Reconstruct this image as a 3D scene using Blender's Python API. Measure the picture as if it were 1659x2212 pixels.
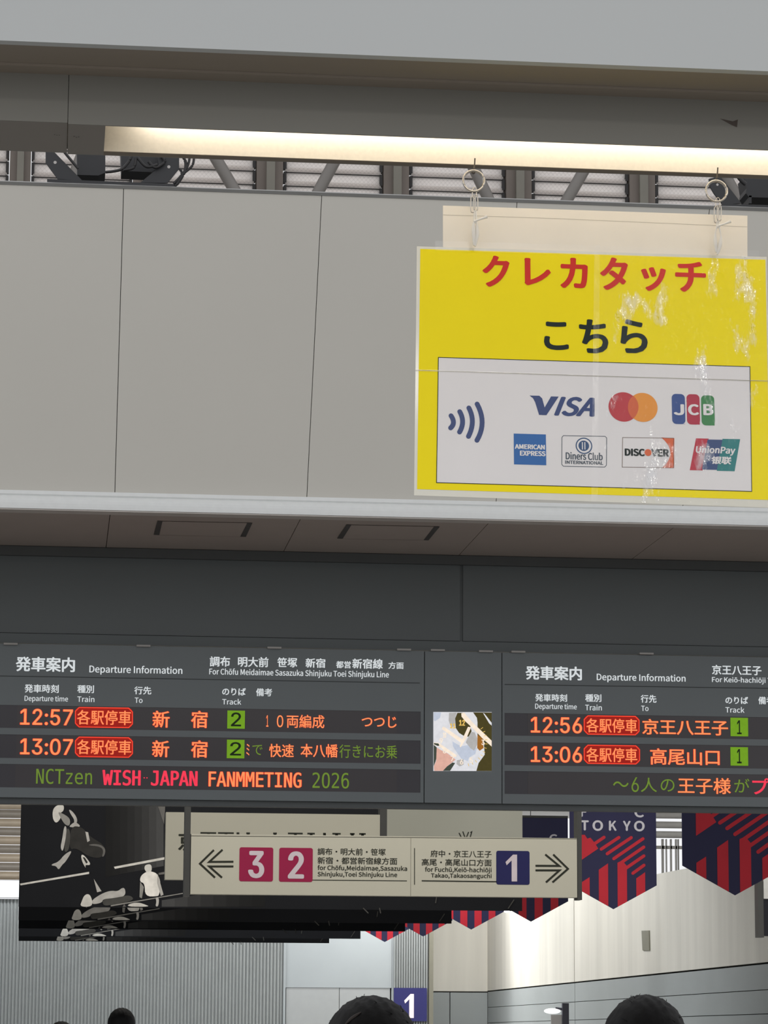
import bpy, bmesh, math, os
from mathutils import Vector, Matrix

for o in list(bpy.data.objects):
    bpy.data.objects.remove(o)
SC = bpy.context.scene
COL = SC.collection

# ---------------------------------------------------------------- camera, world, lights, exposure
W, H, F = 1659, 2212, 6390.0
CX, CY = W / 2, H / 2
VPX, VPY, ROLL = 110.0, 2155.0, 0.0055      # where the depth direction meets the picture, and the roll
CAM = Vector((0, 0, 1.65))


def _ray(x, y):
    return Vector(((x - CX) / F, -(y - CY) / F, -1.0))


_d = _ray(VPX, VPY).normalized()
_u = _ray(VPX + 2000, VPY + ROLL * 2000).cross(_d).normalized()
if _u.y < 0:
    _u = -_u
_r = _d.cross(_u)
R3 = Matrix((_r, _d, _u))
cam = bpy.data.objects.new('camera', bpy.data.cameras.new('camera'))
COL.objects.link(cam)
cam.data.sensor_fit = 'VERTICAL'
cam.data.sensor_height = 36.0
cam.data.lens = 36.0 * F / H
cam.data.clip_start, cam.data.clip_end = 0.05, 400
cam.matrix_world = Matrix.Translation(CAM) @ R3.to_4x4()
SC.camera = cam

WORLD = bpy.data.worlds.new('sky')
SC.world = WORLD
WORLD.use_nodes = True
_bg = WORLD.node_tree.nodes['Background']
_bg.inputs[0].default_value = (0.975, 0.98, 1.0, 1)
_bg.inputs[1].default_value = 0.95

SC.view_settings.view_transform = 'Standard'
SC.view_settings.look = 'None'
SC.view_settings.exposure = 0.0
SC.view_settings.gamma = 1.0
SC.view_settings.use_curve_mapping = False
SC.cycles.use_denoising = True
SC.cycles.max_bounces = 6


def area(name, loc, rot, sx, sy, power, col=(1, 1, 1)):
    l = bpy.data.lights.new(name, 'AREA')
    l.shape, l.size, l.size_y, l.energy, l.color = 'RECTANGLE', sx, sy, power, col
    o = bpy.data.objects.new(name, l)
    COL.objects.link(o)
    o.location, o.rotation_euler = loc, rot
    return o


# unseen fill lights added under the stair hall roof to brighten its far walls
area('stair_hall_fill', (2.5, 22, 6.6), (math.radians(20), 0, 0), 9, 1.0, 250, (1, .97, .92))
area('stair_hall_fill', (2.5, 33, 6.6), (math.radians(15), 0, 0), 9, 1.0, 620, (1, .97, .92))
area('stair_hall_fill', (2.5, 50, 6.6), (math.radians(25), 0, 0), 9, 1.0, 700, (.97, .99, 1))
area('stair_hall_fill', (1.5, 64, 6.6), (math.radians(35), 0, 0), 9, 1.0, 800, (.98, .99, 1))
area('stair_wall_fill', (7.6, 62, 6.4), (0, math.radians(-35), 0), 0.6, 14, 430, (1, .99, .96))  # fill added to brighten the right side wall
area('stair_wall_fill', (8.3, 69, 6.5), (math.radians(40), 0, 0), 3.0, .5, 650, (1, .99, .96))  # fill added to brighten the end wall

# unseen light added high behind the camera for glints on the sign film
_l = area('film_glint_light', (1.3, -2.6, 5.4), (math.radians(68), 0, 0), 1.6, .25, 26, (1, .95, .86))


# ---------------------------------------------------------------- helpers: colour and material
def lin(c):
    return tuple((v / 255 / 12.92) if v / 255 <= .04045 else ((v / 255 + .055) / 1.055) ** 2.4 for v in c)


MATS = {}


def mat(name, rgb, rough=.6, metal=0.0, var=.05, scale=6.0, emit=0.0, coat=0.0, bump=0.0, spec=.5, stretch=None):
    if name in MATS:
        return MATS[name]
    m = bpy.data.materials.new(name)
    m.use_nodes = True
    nt = m.node_tree
    b = nt.nodes['Principled BSDF']
    c = lin(rgb)
    tc = nt.nodes.new('ShaderNodeTexCoord')
    mp = nt.nodes.new('ShaderNodeMapping')
    if stretch:
        mp.inputs['Scale'].default_value = stretch
    nt.links.new(tc.outputs['Object'], mp.inputs[0])
    nz = nt.nodes.new('ShaderNodeTexNoise')
    nz.inputs['Scale'].default_value = scale
    nz.inputs['Detail'].default_value = 5
    nt.links.new(mp.outputs[0], nz.inputs['Vector'])
    rp = nt.nodes.new('ShaderNodeValToRGB')
    e = rp.color_ramp.elements
    e[0].position, e[1].position = .3, .7
    e[0].color = tuple(v * (1 - var) for v in c) + (1,)
    e[1].color = tuple(min(1, v * (1 + var)) for v in c) + (1,)
    nt.links.new(nz.outputs['Fac'], rp.inputs[0])
    if emit:
        b.inputs['Base Color'].default_value = (.01, .01, .01, 1)
        nt.links.new(rp.outputs[0], b.inputs['Emission Color'])
        b.inputs['Emission Strength'].default_value = emit
    else:
        nt.links.new(rp.outputs[0], b.inputs['Base Color'])
    b.inputs['Roughness'].default_value = rough
    b.inputs['Metallic'].default_value = metal
    b.inputs['Specular IOR Level'].default_value = spec
    b.inputs['Coat Weight'].default_value = coat
    b.inputs['Coat Roughness'].default_value = .08
    if bump:
        bp = nt.nodes.new('ShaderNodeBump')
        bp.inputs['Strength'].default_value = bump
        bp.inputs['Distance'].default_value = .01
        nt.links.new(nz.outputs['Fac'], bp.inputs['Height'])
        nt.links.new(bp.outputs[0], b.inputs['Normal'])
        if coat:
            nt.links.new(bp.outputs[0], b.inputs['Coat Normal'])
    MATS[name] = m
    return m


def led(name, rgb, strength=1.0, pitch=.0):
    return mat(name, rgb, .5, var=.06, scale=40, emit=strength, spec=.1)


# ---------------------------------------------------------------- helpers: things, planes, meshes
def world_loc(o):
    v = Vector((0, 0, 0))
    while o:
        v += o.location
        o = o.parent
    return v


def tag(o, label=None, cat=None, group=None, kind=None):
    if label: o['label'] = label
    if cat: o['category'] = cat
    if group: o['group'] = group
    if kind: o['kind'] = kind
    return o


def thing(name, label, cat, loc, group=None):
    o = bpy.data.objects.new(name, None)
    COL.objects.link(o)
    o.empty_display_size = .1
    o.location = loc
    return tag(o, label, cat, group)


def copy_tree(o, delta):
    c = o.copy()
    COL.objects.link(c)
    c.location = o.location + Vector(delta)
    for ch in list(o.children):
        d = ch.copy(); COL.objects.link(d); d.parent = c
        for g in list(ch.children):
            h = g.copy(); COL.objects.link(h); h.parent = d
    return c


class Plane:
    def __init__(s, o, u, v):
        s.o, s.u, s.v = Vector(o), Vector(u).normalized(), Vector(v).normalized()
        s.n = s.u.cross(s.v)
        if s.n.dot(CAM - s.o) < 0:
            s.n = -s.n

    def pt(s, x, y, off=0.0):
        d = R3 @ _ray(x, y)
        t = (s.o + s.n * off - CAM).dot(s.n) / d.dot(s.n)
        return CAM + d * t

    def uv(s, x, y, off=0.0):
        p = s.pt(x, y, off) - s.o
        return p.dot(s.u), p.dot(s.v)

    def at(s, u, v, off=0.0):
        return s.o + s.u * u + s.v * v + s.n * off

    def rect(s, x0, x1, yt, yb, off=0.0):
        xm, ym = (x0 + x1) / 2, (yt + yb) / 2
        return s.uv(x0, ym, off)[0], s.uv(x1, ym, off)[0], s.uv(xm, yb, off)[1], s.uv(xm, yt, off)[1]

    def px(s, x=830, y=1100):
        return (s.pt(x + 1, y) - s.pt(x, y)).length


def YP(Y):
    return Plane((0, Y, 0), (1, 0, 0), (0, 0, 1))


def ZP(Z):
    return Plane((0, 0, Z), (1, 0, 0), (0, 1, 0))


class MB:
    def __init__(s):
        s.v, s.f, s.m, s.sm = [], [], [], []

    def add(s, vs, fs, mi=0, smooth=False):
        b = len(s.v)
        s.v += [Vector(p) for p in vs]
        for f in fs:
            s.f.append([b + i for i in f]); s.m.append(mi); s.sm.append(smooth)
        return s

    def box(s, x0, x1, y0, y1, z0, z1, mi=0):
        vs = [(x, y, z) for x in (x0, x1) for y in (y0, y1) for z in (z0, z1)]
        return s.add(vs, [(0, 1, 3, 2), (4, 6, 7, 5), (0, 4, 5, 1), (2, 3, 7, 6), (0, 2, 6, 4), (1, 5, 7, 3)], mi)

    def prism(s, front, back, mi=0):
        n = len(front)
        fs = [list(range(n)), list(range(2 * n - 1, n - 1, -1))]
        fs += [[i, n + i, n + (i + 1) % n, (i + 1) % n] for i in range(n)]
        return s.add(list(front) + list(back), fs, mi)

    # a slab lying on a plane: outline in pixels or in plane coordinates
    def slab(s, pl, pts, off=0.0, th=0.0, mi=0, uv=False):
        if not uv:
            pts = [pl.uv(x, y, off + th) for x, y in pts]
        front = [pl.at(u, v, off + th) for u, v in pts]
        if th == 0:
            return s.add(front, [list(range(len(front)))], mi)
        return s.prism(front, [pl.at(u, v, off) for u, v in pts], mi)

    def rect(s, pl, x0, x1, yt, yb, off=0.0, th=0.0, mi=0, r=0):
        u0, u1, v0, v1 = pl.rect(x0, x1, yt, yb, off + th)
        if r:
            r = r * pl.px(x0, yt)
            pts = []
            for cx, cy, a in ((u1 - r, v1 - r, 0), (u0 + r, v1 - r, 90), (u0 + r, v0 + r, 180), (u1 - r, v0 + r, 270)):
                for k in range(7):
                    t = math.radians(a + 15 * k)
                    pts.append((cx + r * math.cos(t), cy + r * math.sin(t)))
        else:
            pts = [(u0, v0), (u1, v0), (u1, v1), (u0, v1)]
        return s.slab(pl, pts, off, th, mi, uv=True)

    def stroke(s, pl, pts, w, off=0.0, mi=0, closed=False, cap=True, uv=False, th=0.0):
        k = 1.0
        if not uv:
            k = pl.px(*pts[0])
            pts = [pl.uv(x, y, off) for x, y in pts]
        w = w * k / 2
        P = [Vector(p) for p in pts]
        if closed and (P[0] - P[-1]).length < 1e-9: P = P[:-1]
        N = len(P)
        L_, R_ = [], []
        for i in range(N):
            a = (P[i] - P[i - 1]).normalized() if (i > 0 or closed) else None
            b = (P[(i + 1) % N] - P[i]).normalized() if (i < N - 1 or closed) else None
            a = a or b; b = b or a
            na, nb = Vector((-a.y, a.x)), Vector((-b.y, b.x))
            m_ = na + nb
            m_ = m_ / max(.25, m_.length_squared) * 2 * w
            L_.append(P[i] + m_); R_.append(P[i] - m_)
        vs = [pl.at(q.x, q.y, off) for q in L_ + R_]
        fs = [[i, N + i, N + (i + 1) % N, (i + 1) % N] for i in range(N if closed else N - 1)]
        s.add(vs, fs, mi)
        if cap and not closed:
            for i, j in ((0, 1), (N - 1, N - 2)):
                d = (P[i] - P[j]).normalized(); n_ = Vector((-d.y, d.x))
                s.slab(pl, [tuple(P[i] + (n_ * math.cos(t) + d * math.sin(t)) * w) for t in [math.pi * q / 8 for q in range(9)]], off, 0, mi, uv=True)
        return s

    def disc(s, pl, x, y, rpx, off=0.0, th=0.0, mi=0, n=40):
        k = pl.px(x, y) * rpx
        cu, cv = pl.uv(x, y, off + th)
        return s.slab(pl, [(cu + k * math.cos(2 * math.pi * i / n), cv + k * math.sin(2 * math.pi * i / n)) for i in range(n)], off, th, mi, uv=True)

    def tube(s, path, r, n=10, closed=False, mi=0):
        path = [Vector(p) for p in path]
        N = len(path)
        rs = r if isinstance(r, (list, tuple)) else [r] * N
        rings = []
        for i, p in enumerate(path):
            a = path[(i - 1) % N] if (closed or i > 0) else p
            b = path[(i + 1) % N] if (closed or i < N - 1) else p
            t = (b - a).normalized()
            up = Vector((0, 0, 1)) if abs(t.z) < .9 else Vector((0, 1, 0))
            e1 = t.cross(up).normalized(); e2 = t.cross(e1).normalized()
            rings.append([p + (e1 * math.cos(2 * math.pi * k / n) + e2 * math.sin(2 * math.pi * k / n)) * rs[i] for k in range(n)])
        vs = [v for g in rings for v in g]
        fs = []
        for i in range(N if closed else N - 1):
            for k in range(n):
                fs.append([i * n + k, i * n + (k + 1) % n, ((i + 1) % N) * n + (k + 1) % n, ((i + 1) % N) * n + k])
        s.add(vs, fs, mi, True)
        if not closed:
            s.add(rings[0], [list(range(n))], mi); s.add(rings[-1], [list(range(n))], mi)
        return s

    def ball(s, c, rx, ry, rz, nu=24, nv=14, mi=0, fn=None):
        vs, fs = [], []
        for j in range(nv + 1):
            a = math.pi * j / nv
            for i in range(nu):
                b = 2 * math.pi * i / nu
                d = Vector((math.sin(a) * math.cos(b), math.sin(a) * math.sin(b), math.cos(a)))
                k = fn(d) if fn else 1.0
                vs.append(Vector(c) + Vector((d.x * rx, d.y * ry, d.z * rz)) * k)
        for j in range(nv):
            for i in range(nu):
                fs.append([j * nu + i, (j + 1) * nu + i, (j + 1) * nu + (i + 1) % nu, j * nu + (i + 1) % nu])
        return s.add(vs, fs, mi, True)

    # sweep a closed (y, z) section along x
    def extrude_x(s, sec, x0, x1, mi=0, smooth=False):
        n = len(sec)
        vs = [(x0, y, z) for y, z in sec] + [(x1, y, z) for y, z in sec]
        s.add(vs, [[i, (i + 1) % n, n + (i + 1) % n, n + i] for i in range(n)], mi, smooth)
        return s.add(vs, [list(range(n)), list(range(2 * n - 1, n - 1, -1))], mi)

    def text(s, pl, body, x0, x1, yt, yb, off, bold=0.0, font='sans', shear=0.0, mi=0):
        vs, fs = glyphs(body, font)
        xs = [p[0] + shear * p[1] for p in vs]; ys = [p[1] for p in vs]
        a0, a1, b0, b1 = min(xs), max(xs), min(ys), max(ys)
        u0, u1, v0, v1 = pl.rect(x0, x1, yt, yb, off)
        bw = bold * pl.px(x0, yt)
        u0 += bw; u1 -= bw; v0 += bw * .6; v1 -= bw * .6
        sh = [(0, 0)] if not bold else [(0, 0), (-bw, 0), (bw, 0), (0, bw * .6), (0, -bw * .6), (-bw * .7, -bw * .45), (bw * .7, bw * .45), (-bw * .7, bw * .45), (bw * .7, -bw * .45)]
        for i, (du, dv) in enumerate(sh):
            pts = [pl.at(u0 + (x - a0) / (a1 - a0) * (u1 - u0) + du, v0 + (y - b0) / (b1 - b0) * (v1 - v0) + dv, off + i * 2e-5) for x, y in zip(xs, ys)]
            s.add(pts, fs, mi)
        return s

    def build(s, name, mats, parent=None, label=None):
        me = bpy.data.meshes.new(name)
        org = world_loc(parent) if parent else Vector((0, 0, 0))
        me.from_pydata([tuple(p - org) for p in s.v], [], s.f)
        for m in (mats if isinstance(mats, (list, tuple)) else [mats]):
            me.materials.append(m)
        me.polygons.foreach_set('material_index', s.m)
        me.polygons.foreach_set('use_smooth', s.sm)
        me.update()
        o = bpy.data.objects.new(name, me)
        COL.objects.link(o)
        if parent: o.parent = parent
        if label: o['label'] = label
        return o


def orient(o):
    bm = bmesh.new(); bm.from_mesh(o.data)
    bmesh.ops.recalc_face_normals(bm, faces=bm.faces)
    bm.to_mesh(o.data); bm.free()
    return o


FONTS = {}


def font(kind):                                  # the lettering faces that ship inside Blender
    if kind not in FONTS:
        f = None
        try:
            d = os.path.join(bpy.utils.system_resource('DATAFILES'), 'fonts')
            f = bpy.data.fonts.load(os.path.join(d, {'sans': 'Inter.woff2', 'latin': 'Noto Sans CJK Regular.woff2', 'mono': 'DejaVuSansMono.woff2'}[kind]))
        except Exception:
            f = None
        FONTS[kind] = f
    return FONTS[kind]


GLY = {}


def glyphs(body, kind='sans'):
    if any(ord(ch) > 0x2000 for ch in body):
        kind = 'builtin'
    elif kind == 'sans' and any(ch.isalpha() for ch in body):
        kind = 'latin'
    if (body, kind) not in GLY:
        c = bpy.data.curves.new('lettering', 'FONT')
        c.body = body; c.size = 1; c.resolution_u = 4
        if kind != 'builtin' and font(kind): c.font = font(kind)
        o = bpy.data.objects.new('lettering', c)
        COL.objects.link(o)
        me = bpy.data.meshes.new_from_object(o)
        GLY[(body, kind)] = ([(v.co.x, v.co.y) for v in me.vertices], [list(p.vertices) for p in me.polygons])
        bpy.data.objects.remove(o); bpy.data.curves.remove(c); bpy.data.meshes.remove(me)
    return GLY[(body, kind)]


def struct(name, mb, m):
    return orient(tag(mb.build(name, m), kind='structure'))


# ---------------------------------------------------------------- the setting: floor, roofs, walls
m_floor = mat('floor_stone', (150, 148, 144), .5, scale=3)
m_panel = mat('enamel_panel', (220, 217, 209), .45, var=.012, scale=1.5)
m_gap = mat('joint_gap', (50, 48, 46), .8)
m_rail = mat('white_rail', (222, 224, 223), .4, var=.02, scale=30)
m_soffit = mat('soffit_panel', (163, 151, 143), .5, var=.02)
m_dark = mat('dark_panel', (84, 89, 90), .45, var=.02, scale=2)
m_dark2 = mat('dark_ledge', (82, 88, 89), .45, var=.02, scale=2)
m_black = mat('black_gap', (20, 20, 21), .8)
m_beam = mat('beam_enamel', (185, 188, 188), .5, var=.012, scale=1.2)
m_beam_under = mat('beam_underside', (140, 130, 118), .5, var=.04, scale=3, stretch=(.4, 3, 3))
m_house = mat('lamp_housing_paint', (120, 118, 111), .5, var=.02, scale=2)
m_house2 = mat('lamp_endcap_paint', (124, 118, 111), .5, var=.02, scale=2)

struct('floor', MB().box(-30, 40, -14, 84, -.2, 0), m_floor)

# near beam (the pale bulkhead along the top edge of the photo)
BY = 4.60
pb = YP(BY)
zb = pb.pt(829, 129).z
pz = ZP(zb)
BY2 = pz.pt(829, 184).y
ystep = pz.pt(829, 168).y
struct('ceiling', MB().box(-4, 5, BY - .02, BY, zb, zb + 1.2).box(-4, 5, BY, BY + 1.6, zb + .5, zb + 1.2), m_beam)
struct('trim_1', MB().box(-4, 5, BY + .001, ystep - .001, zb + .001, zb + .03).box(-4, 5, ystep, BY2 + .002, zb - .0035, zb + .03), m_beam_under)

# lamp housing: face, joint, end cap and the lit trough
ph = YP(BY2)
hz1 = ph.pt(829, 183).z
hz0 = ph.pt(829, 293).z
ph2 = YP(BY2 + .0)
pu = ZP(hz0)                                     # the underside of the housing
YR = pu.pt(829, 349).y                          # back edge of the lit opening
YB = pu.pt(829, 357.5).y                         # back edge of the housing
xj = ph.pt(147, 240).x
xe = pu.pt(226, 300).x
YM = (BY2 + YR) / 2
lamp = thing('trough_lamp', 'long grey trough lamp with a warm glowing reflector under the pale beam', 'lamp', (1.0, YM, hz0))
hb = MB().box(-4, xj - .0006, BY2, BY2 + .004, hz0 + .002, hz1 + .02).box(xj + .0006, 5, BY2, BY2 + .004, hz0, hz1 + .02)
hb.box(-4, xj - .0006, YB - .004, YB, hz0 + .002, hz1 + .02).box(xj + .0006, 5, YB - .004, YB, hz0, hz1 + .02).box(-4, 5, BY2 + .0042, YB - .0042, hz0 + .09, hz1 + .02).box(-4, xe - .01, BY2 + .0042, BY2 + .008, hz0 + .008, hz0 + .088).box(-4, xe - .01, YB - .008, YB - .0042, hz0 + .008, hz0 + .088)
orient(hb.build('housing', m_house, lamp, 'grey front face of the trough'))
ec = MB().box(-4, xj - .0006, BY2 + .0041, YB - .0041, hz0 + .002, hz0 + .006).box(xj + .0006, xe, BY2 + .0041, YB - .0041, hz0, hz0 + .006)
orient(ec.build('end_cap', m_house2, lamp, 'darker closed underside of the trough'))
m_refl = mat('reflector_white', (238, 230, 214), .45, var=.03, scale=160)
inner = [(YR, hz0 + .0005), (YR, hz0 + .07), (YR - .01, hz0 + .079), (BY2 + .02, hz0 + .079), (BY2 + .0085, hz0 + .07), (BY2 + .0085, hz0 + .002), (BY2 + .008, hz0 + .002), (BY2 + .008, hz0 + .082)]
inner += [(YR + .002, hz0 + .082), (YR + .002, hz0 + .0005)]
orient(MB().extrude_x(inner, xe, 5, smooth=False).build('reflector', m_refl, lamp, 'warm white curved reflector'))
orient(MB().box(xe, 5, YR + .0005, YB - .0041, hz0 - .0005, hz0 + .004).build('lower_lip', mat('lip_paint', (110, 98, 82), .5), lamp))
m_tube = mat('tube_glow', (255, 248, 238), .4, var=0, emit=7.0)
orient(MB().tube([(xe + .06, YR - .034, hz0 + .063), (5, YR - .034, hz0 + .063)], .0085, 12).build('fluorescent_tube', m_tube, lamp))
# small holes by the joint, scuff mark at the right
sc_ = MB()
for x, y in ((118, 291), (123, 292), (128, 292), (160, 295), (165, 297), (170, 296)):
    sc_.disc(pu, x, y, 1.6, .0008)
sc_.build('rivet_hole', m_black, lamp)
MB().slab(ph, [(1555, 256), (1583, 262), (1594, 258), (1592, 275), (1580, 270)], .0004).build('scuff_mark', mat('scuff', (74, 66, 60), .8), lamp)

# tilted panel wall over the gates, rail, soffit, dark wall
FY = 15.6
TILT = math.radians(27)
p_f0 = YP(FY)
o_f = p_f0.pt(829, 1077)
pf = Plane(o_f, (1, 0, 0), (0, -math.sin(TILT), math.cos(TILT)))
ftop = pf.uv(829, 421)[1]
jx = [pf.uv(267, 405)[0], pf.uv(694, 421)[0], pf.uv(1114.5, 435)[0], pf.uv(1531, 449)[0]]
jx_b = [pf.uv(247, 1060)[0], pf.uv(659, 1070)[0]]
step = (jx[3] - jx[0]) / 3
js = [jx[0] + step * k for k in range(-2, 6)]
fw = MB()
for a, b in zip(js, js[1:]):
    fw.slab(pf, [(a + .0018, .0), (b - .0018, .0), (b - .0018, ftop - .012), (a + .0018, ftop - .012)], 0, .02, uv=True)
struct('wall_front', fw, m_panel)
struct('wall_front.001', MB().slab(pf, [(js[0], 0), (js[-1], 0), (js[-1], ftop - .009), (js[0], ftop - .009)], -.01, .012, uv=True), m_gap)
struct('trim_2', MB().slab(pf, [(js[0], ftop - .0105), (js[-1], ftop - .0105), (js[-1], ftop + .006), (js[0], ftop + .006)], .004, .02, uv=True), mat('cap_grey', (128, 128, 126), .4))
# rail with a rounded nose
zr1 = p_f0.pt(829, 1078).z
zr0 = p_f0.pt(829, 1119).z
zr00 = p_f0.pt(829, 1122).z
sec = [(FY + .06, zr1 - .002), (FY - .02, zr1 - .002), (FY - .025, zr1 - .022)]
for k in range(7):
    t = math.radians(90 + k * 15)
    sec.append((FY - .02 + .03 * math.cos(t) * 1.0, zr0 + .015 + (zr1 - .03 - zr0 - .015) * math.sin(t)))
sec += [(FY - .05, zr0), (FY + .06, zr0)]
struct('trim_3', MB().extrude_x(sec, -6, 9), m_rail)
struct('trim_4', MB().box(-6, 9, FY - .046, FY + .06, zr00, zr0 - .001), mat('rail_lip', (186, 180, 174), .5))  # thin lip in a duller tone under the rail
ps = ZP(zr00)
DY = ps.pt(829, 1196).y
sj = [ps.pt(x, y).x for x, y in ((238, 1110), (652, 1118), (1059, 1127), (1458, 1138))]
sstep = (sj[3] - sj[0]) / 3
so = MB()
for k in range(-2, 6):
    so.box(sj[0] + sstep * k + .002, sj[0] + sstep * (k + 1) - .002, FY - .03, DY, zr00 + .001, zr00 + .02)
so.box(sj[0] - 2 * sstep, sj[0] + 6 * sstep, FY - .02, DY + .3, zr00 + .021, zr00 + .05)
struct('ceiling.001', so, m_soffit)

DW = DY + .03
pd = YP(DW)
zled1 = pd.pt(829, 1383).z
zled0 = pd.pt(829, 1404).z
dj = pd.pt(997, 1290).x
ww = MB().box(-7, dj - .009, DW, DW + .1, zled1 + .004, zr00 + .06).box(dj + .009, 10, DW, DW + .1, zled1 + .004, zr00 + .06)
ww.box(-7, 10, DW + .012, DW + .1, zled1 - .01, zr00 + .06)
ww.box(-7, 10, DW + .1, DW + .2, zr00 + .0, 5.9)
struct('wall_upper', ww, m_dark)
struct('trim_5', MB().box(-7, 10, DW - .02, DW + .1, zled0, zled1 - .002), m_dark2)
struct('shade_strip', MB().box(-7, 10, DY - .004, DW - .001, zr00 - .055, zr00 - .002), mat('recess_shade', (70, 72, 72), .6))  # recess shadow under the soffit put in as a dark strip

# roof over the stair hall and the louvred window wall above it
struct('ceiling.002', MB().box(-9, 16, DW + .1, 20.3, 5.9, 6.0).box(-9, 16, 20.3, 20.4, 5.9, 6.8).box(-9, 16, 20.3, 84, 6.8, 7.0), mat('hall_roof', (190, 188, 182), .6))

struct('trim_9', MB().box(-9, 16, 19.78, 20.3, 6.55, 6.84), mat('sill_grey', (120, 116, 110), .6))

# two slot vents in the soffit
for pts, lab in (((((340, 1126), (351, 1126.5), (344, 1156), (332, 1155.5)), ((534, 1130), (545, 1130.5), (531, 1160), (519, 1159.5))), 'narrow slot vent in the soffit, second panel from left'),
                 ((((748.5, 1134), (759, 1134.5), (740, 1164), (728.5, 1163.5)), ((937.5, 1138), (949.5, 1138.5), (925.5, 1167.5), (915, 1167))), 'narrow slot vent in the soffit, left of the grey wall joint')):
    c = ps.pt((pts[0][0][0] + pts[1][0][0]) / 2, 1145)
    t = thing('slot_vent', lab, 'vent', c, 'slot vents in the soffit')
    for q in pts:
        MB().slab(ps, q, .0008, .002).build('slot', mat('vent_slot', (66, 64, 62), .6), t)
    a, b = pts
    MB().stroke(ps, [a[1], b[0]], 1.6, .0022, cap=False).stroke(ps, [a[2], b[3]], 1.6, .0022, cap=False).build('cover_seam', mat('vent_seam', (84, 72, 66), .6), t)
    MB().slab(ps, [a[1], b[0], b[3], a[2]], .0004, .0014).build('cover', m_soffit, t)

# louvre windows high behind
LY = 20.0
pL = YP(LY)
m_post = mat('window_post', (112, 103, 96), .6)
m_flange = mat('window_post_flange', (120, 117, 108), .6)


def glass_mat():
    m = bpy.data.materials.new('wired_louvre_glass')
    m.use_nodes = True
    nt = m.node_tree
    nt.nodes.clear()
    out = nt.nodes.new('ShaderNodeOutputMaterial')
    mix = nt.nodes.new('ShaderNodeMixShader'); mix.inputs[0].default_value = .85
    d = nt.nodes.new('ShaderNodeBsdfDiffuse'); t = nt.nodes.new('ShaderNodeBsdfTranslucent')
    tc = nt.nodes.new('ShaderNodeTexCoord')
    fac = None
    for ang in (45, -45):
        mp = nt.nodes.new('ShaderNodeMapping'); mp.inputs['Rotation'].default_value = (0, math.radians(ang), 0)
        nt.links.new(tc.outputs['Object'], mp.inputs[0])
        w = nt.nodes.new('ShaderNodeTexWave'); w.inputs['Scale'].default_value = 15; w.wave_profile = 'SIN'; w.bands_direction = 'X'
        nt.links.new(mp.outputs[0], w.inputs[0])
        r = nt.nodes.new('ShaderNodeValToRGB')
        r.color_ramp.elements[0].position = .0; r.color_ramp.elements[1].position = .12
        r.color_ramp.elements[0].color = (.86, .86, .86, 1); r.color_ramp.elements[1].color = (1, 1, 1, 1)
        nt.links.new(w.outputs['Fac'], r.inputs[0])
        if fac is None:
            fac = r.outputs[0]
        else:
            mu = nt.nodes.new('ShaderNodeMix'); mu.data_type = 'RGBA'; mu.blend_type = 'MULTIPLY'; mu.inputs[0].default_value = 1
            nt.links.new(fac, mu.inputs[6]); nt.links.new(r.outputs[0], mu.inputs[7]); fac = mu.outputs[2]
    mu = nt.nodes.new('ShaderNodeMix'); mu.data_type = 'RGBA'; mu.blend_type = 'MULTIPLY'; mu.inputs[0].default_value = 1
    mu.inputs[7].default_value = (.96, .93, .91, 1)
    nt.links.new(fac, mu.inputs[6])
    nt.links.new(mu.outputs[2], d.inputs[0]); nt.links.new(mu.outputs[2], t.inputs[0])
    nt.links.new(d.outputs[0], mix.inputs[1]); nt.links.new(t.outputs[0], mix.inputs[2])
    nt.links.new(mix.outputs[0], out.inputs[0])
    return m


m_glass = glass_mat()
m_clip = mat('louvre_clip', (40, 38, 38), .6)
posts = [(-245, -200), (20, 65), (288, 342), (555, 612), (830, 885), (1095, 1150), (1362, 1417), (1632, 1688), (1900, 1956)]
LZ0, LZ1 = 6.84, 8.6
for a, b in posts:
    x0, x1 = pL.pt(a, 390).x, pL.pt(b, 390).x
    w = x1 - x0
    pm = MB().box(x0, x1, LY + .03, LY + .06, LZ0, LZ1, 0).box(x0, x1, LY + .16, LY + .19, LZ0, LZ1, 0)
    pm.box(x0 + w * .36, x0 + w * .68, LY - .01, LY + .03, LZ0, LZ1, 1).box(x0 + w * .46, x0 + w * .54, LY + .06, LY + .16, LZ0, LZ1, 0)
    o = pm.build('window_post', [m_post, m_flange]); orient(o); tag(o, kind='structure'); o.name = 'trim_7'
zl = pL.pt(720, 393).z
pitch = .0985
for i, ((a0, a1), (b0, b1)) in enumerate(zip(posts, posts[1:])):
    x0, x1 = pL.pt(a1, 390).x + .006, pL.pt(b0, 390).x - .006
    wmb = MB()
    k = -5
    while zl + pitch * (k + 1) < LZ1:
        z0 = zl + pitch * k
        if z0 > LZ0:
            # a tilted pane whose thick front edge shows under it
            q = [(LY + .09, z0 + .004), (LY + .055, z0 + pitch + .012), (LY + .063, z0 + pitch + .014), (LY + .1, z0 + .008)]
            wmb.extrude_x(q, x0 + .02, x1 - .02, 0)
            wmb.box(x0 + .012, x1 - .012, LY + .052, LY + .066, z0 + pitch - .0225, z0 + pitch - .0015, 0)
            wmb.box(x0 + .012, x1 - .012, LY + .05, LY + .08, z0 + pitch - .0265, z0 + pitch - .0235, 1)
            wmb.box(x0, x0 + .02, LY + .05, LY + .11, z0, z0 + pitch * .8, 1).box(x1 - .02, x1, LY + .05, LY + .11, z0, z0 + pitch * .8, 1)
        k += 1
    o = wmb.build('window_%d' % (i + 1), [m_glass, m_clip]); orient(o); tag(o, kind='structure')
m_brace = mat('brace_steel', (122, 118, 114), .5)
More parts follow.
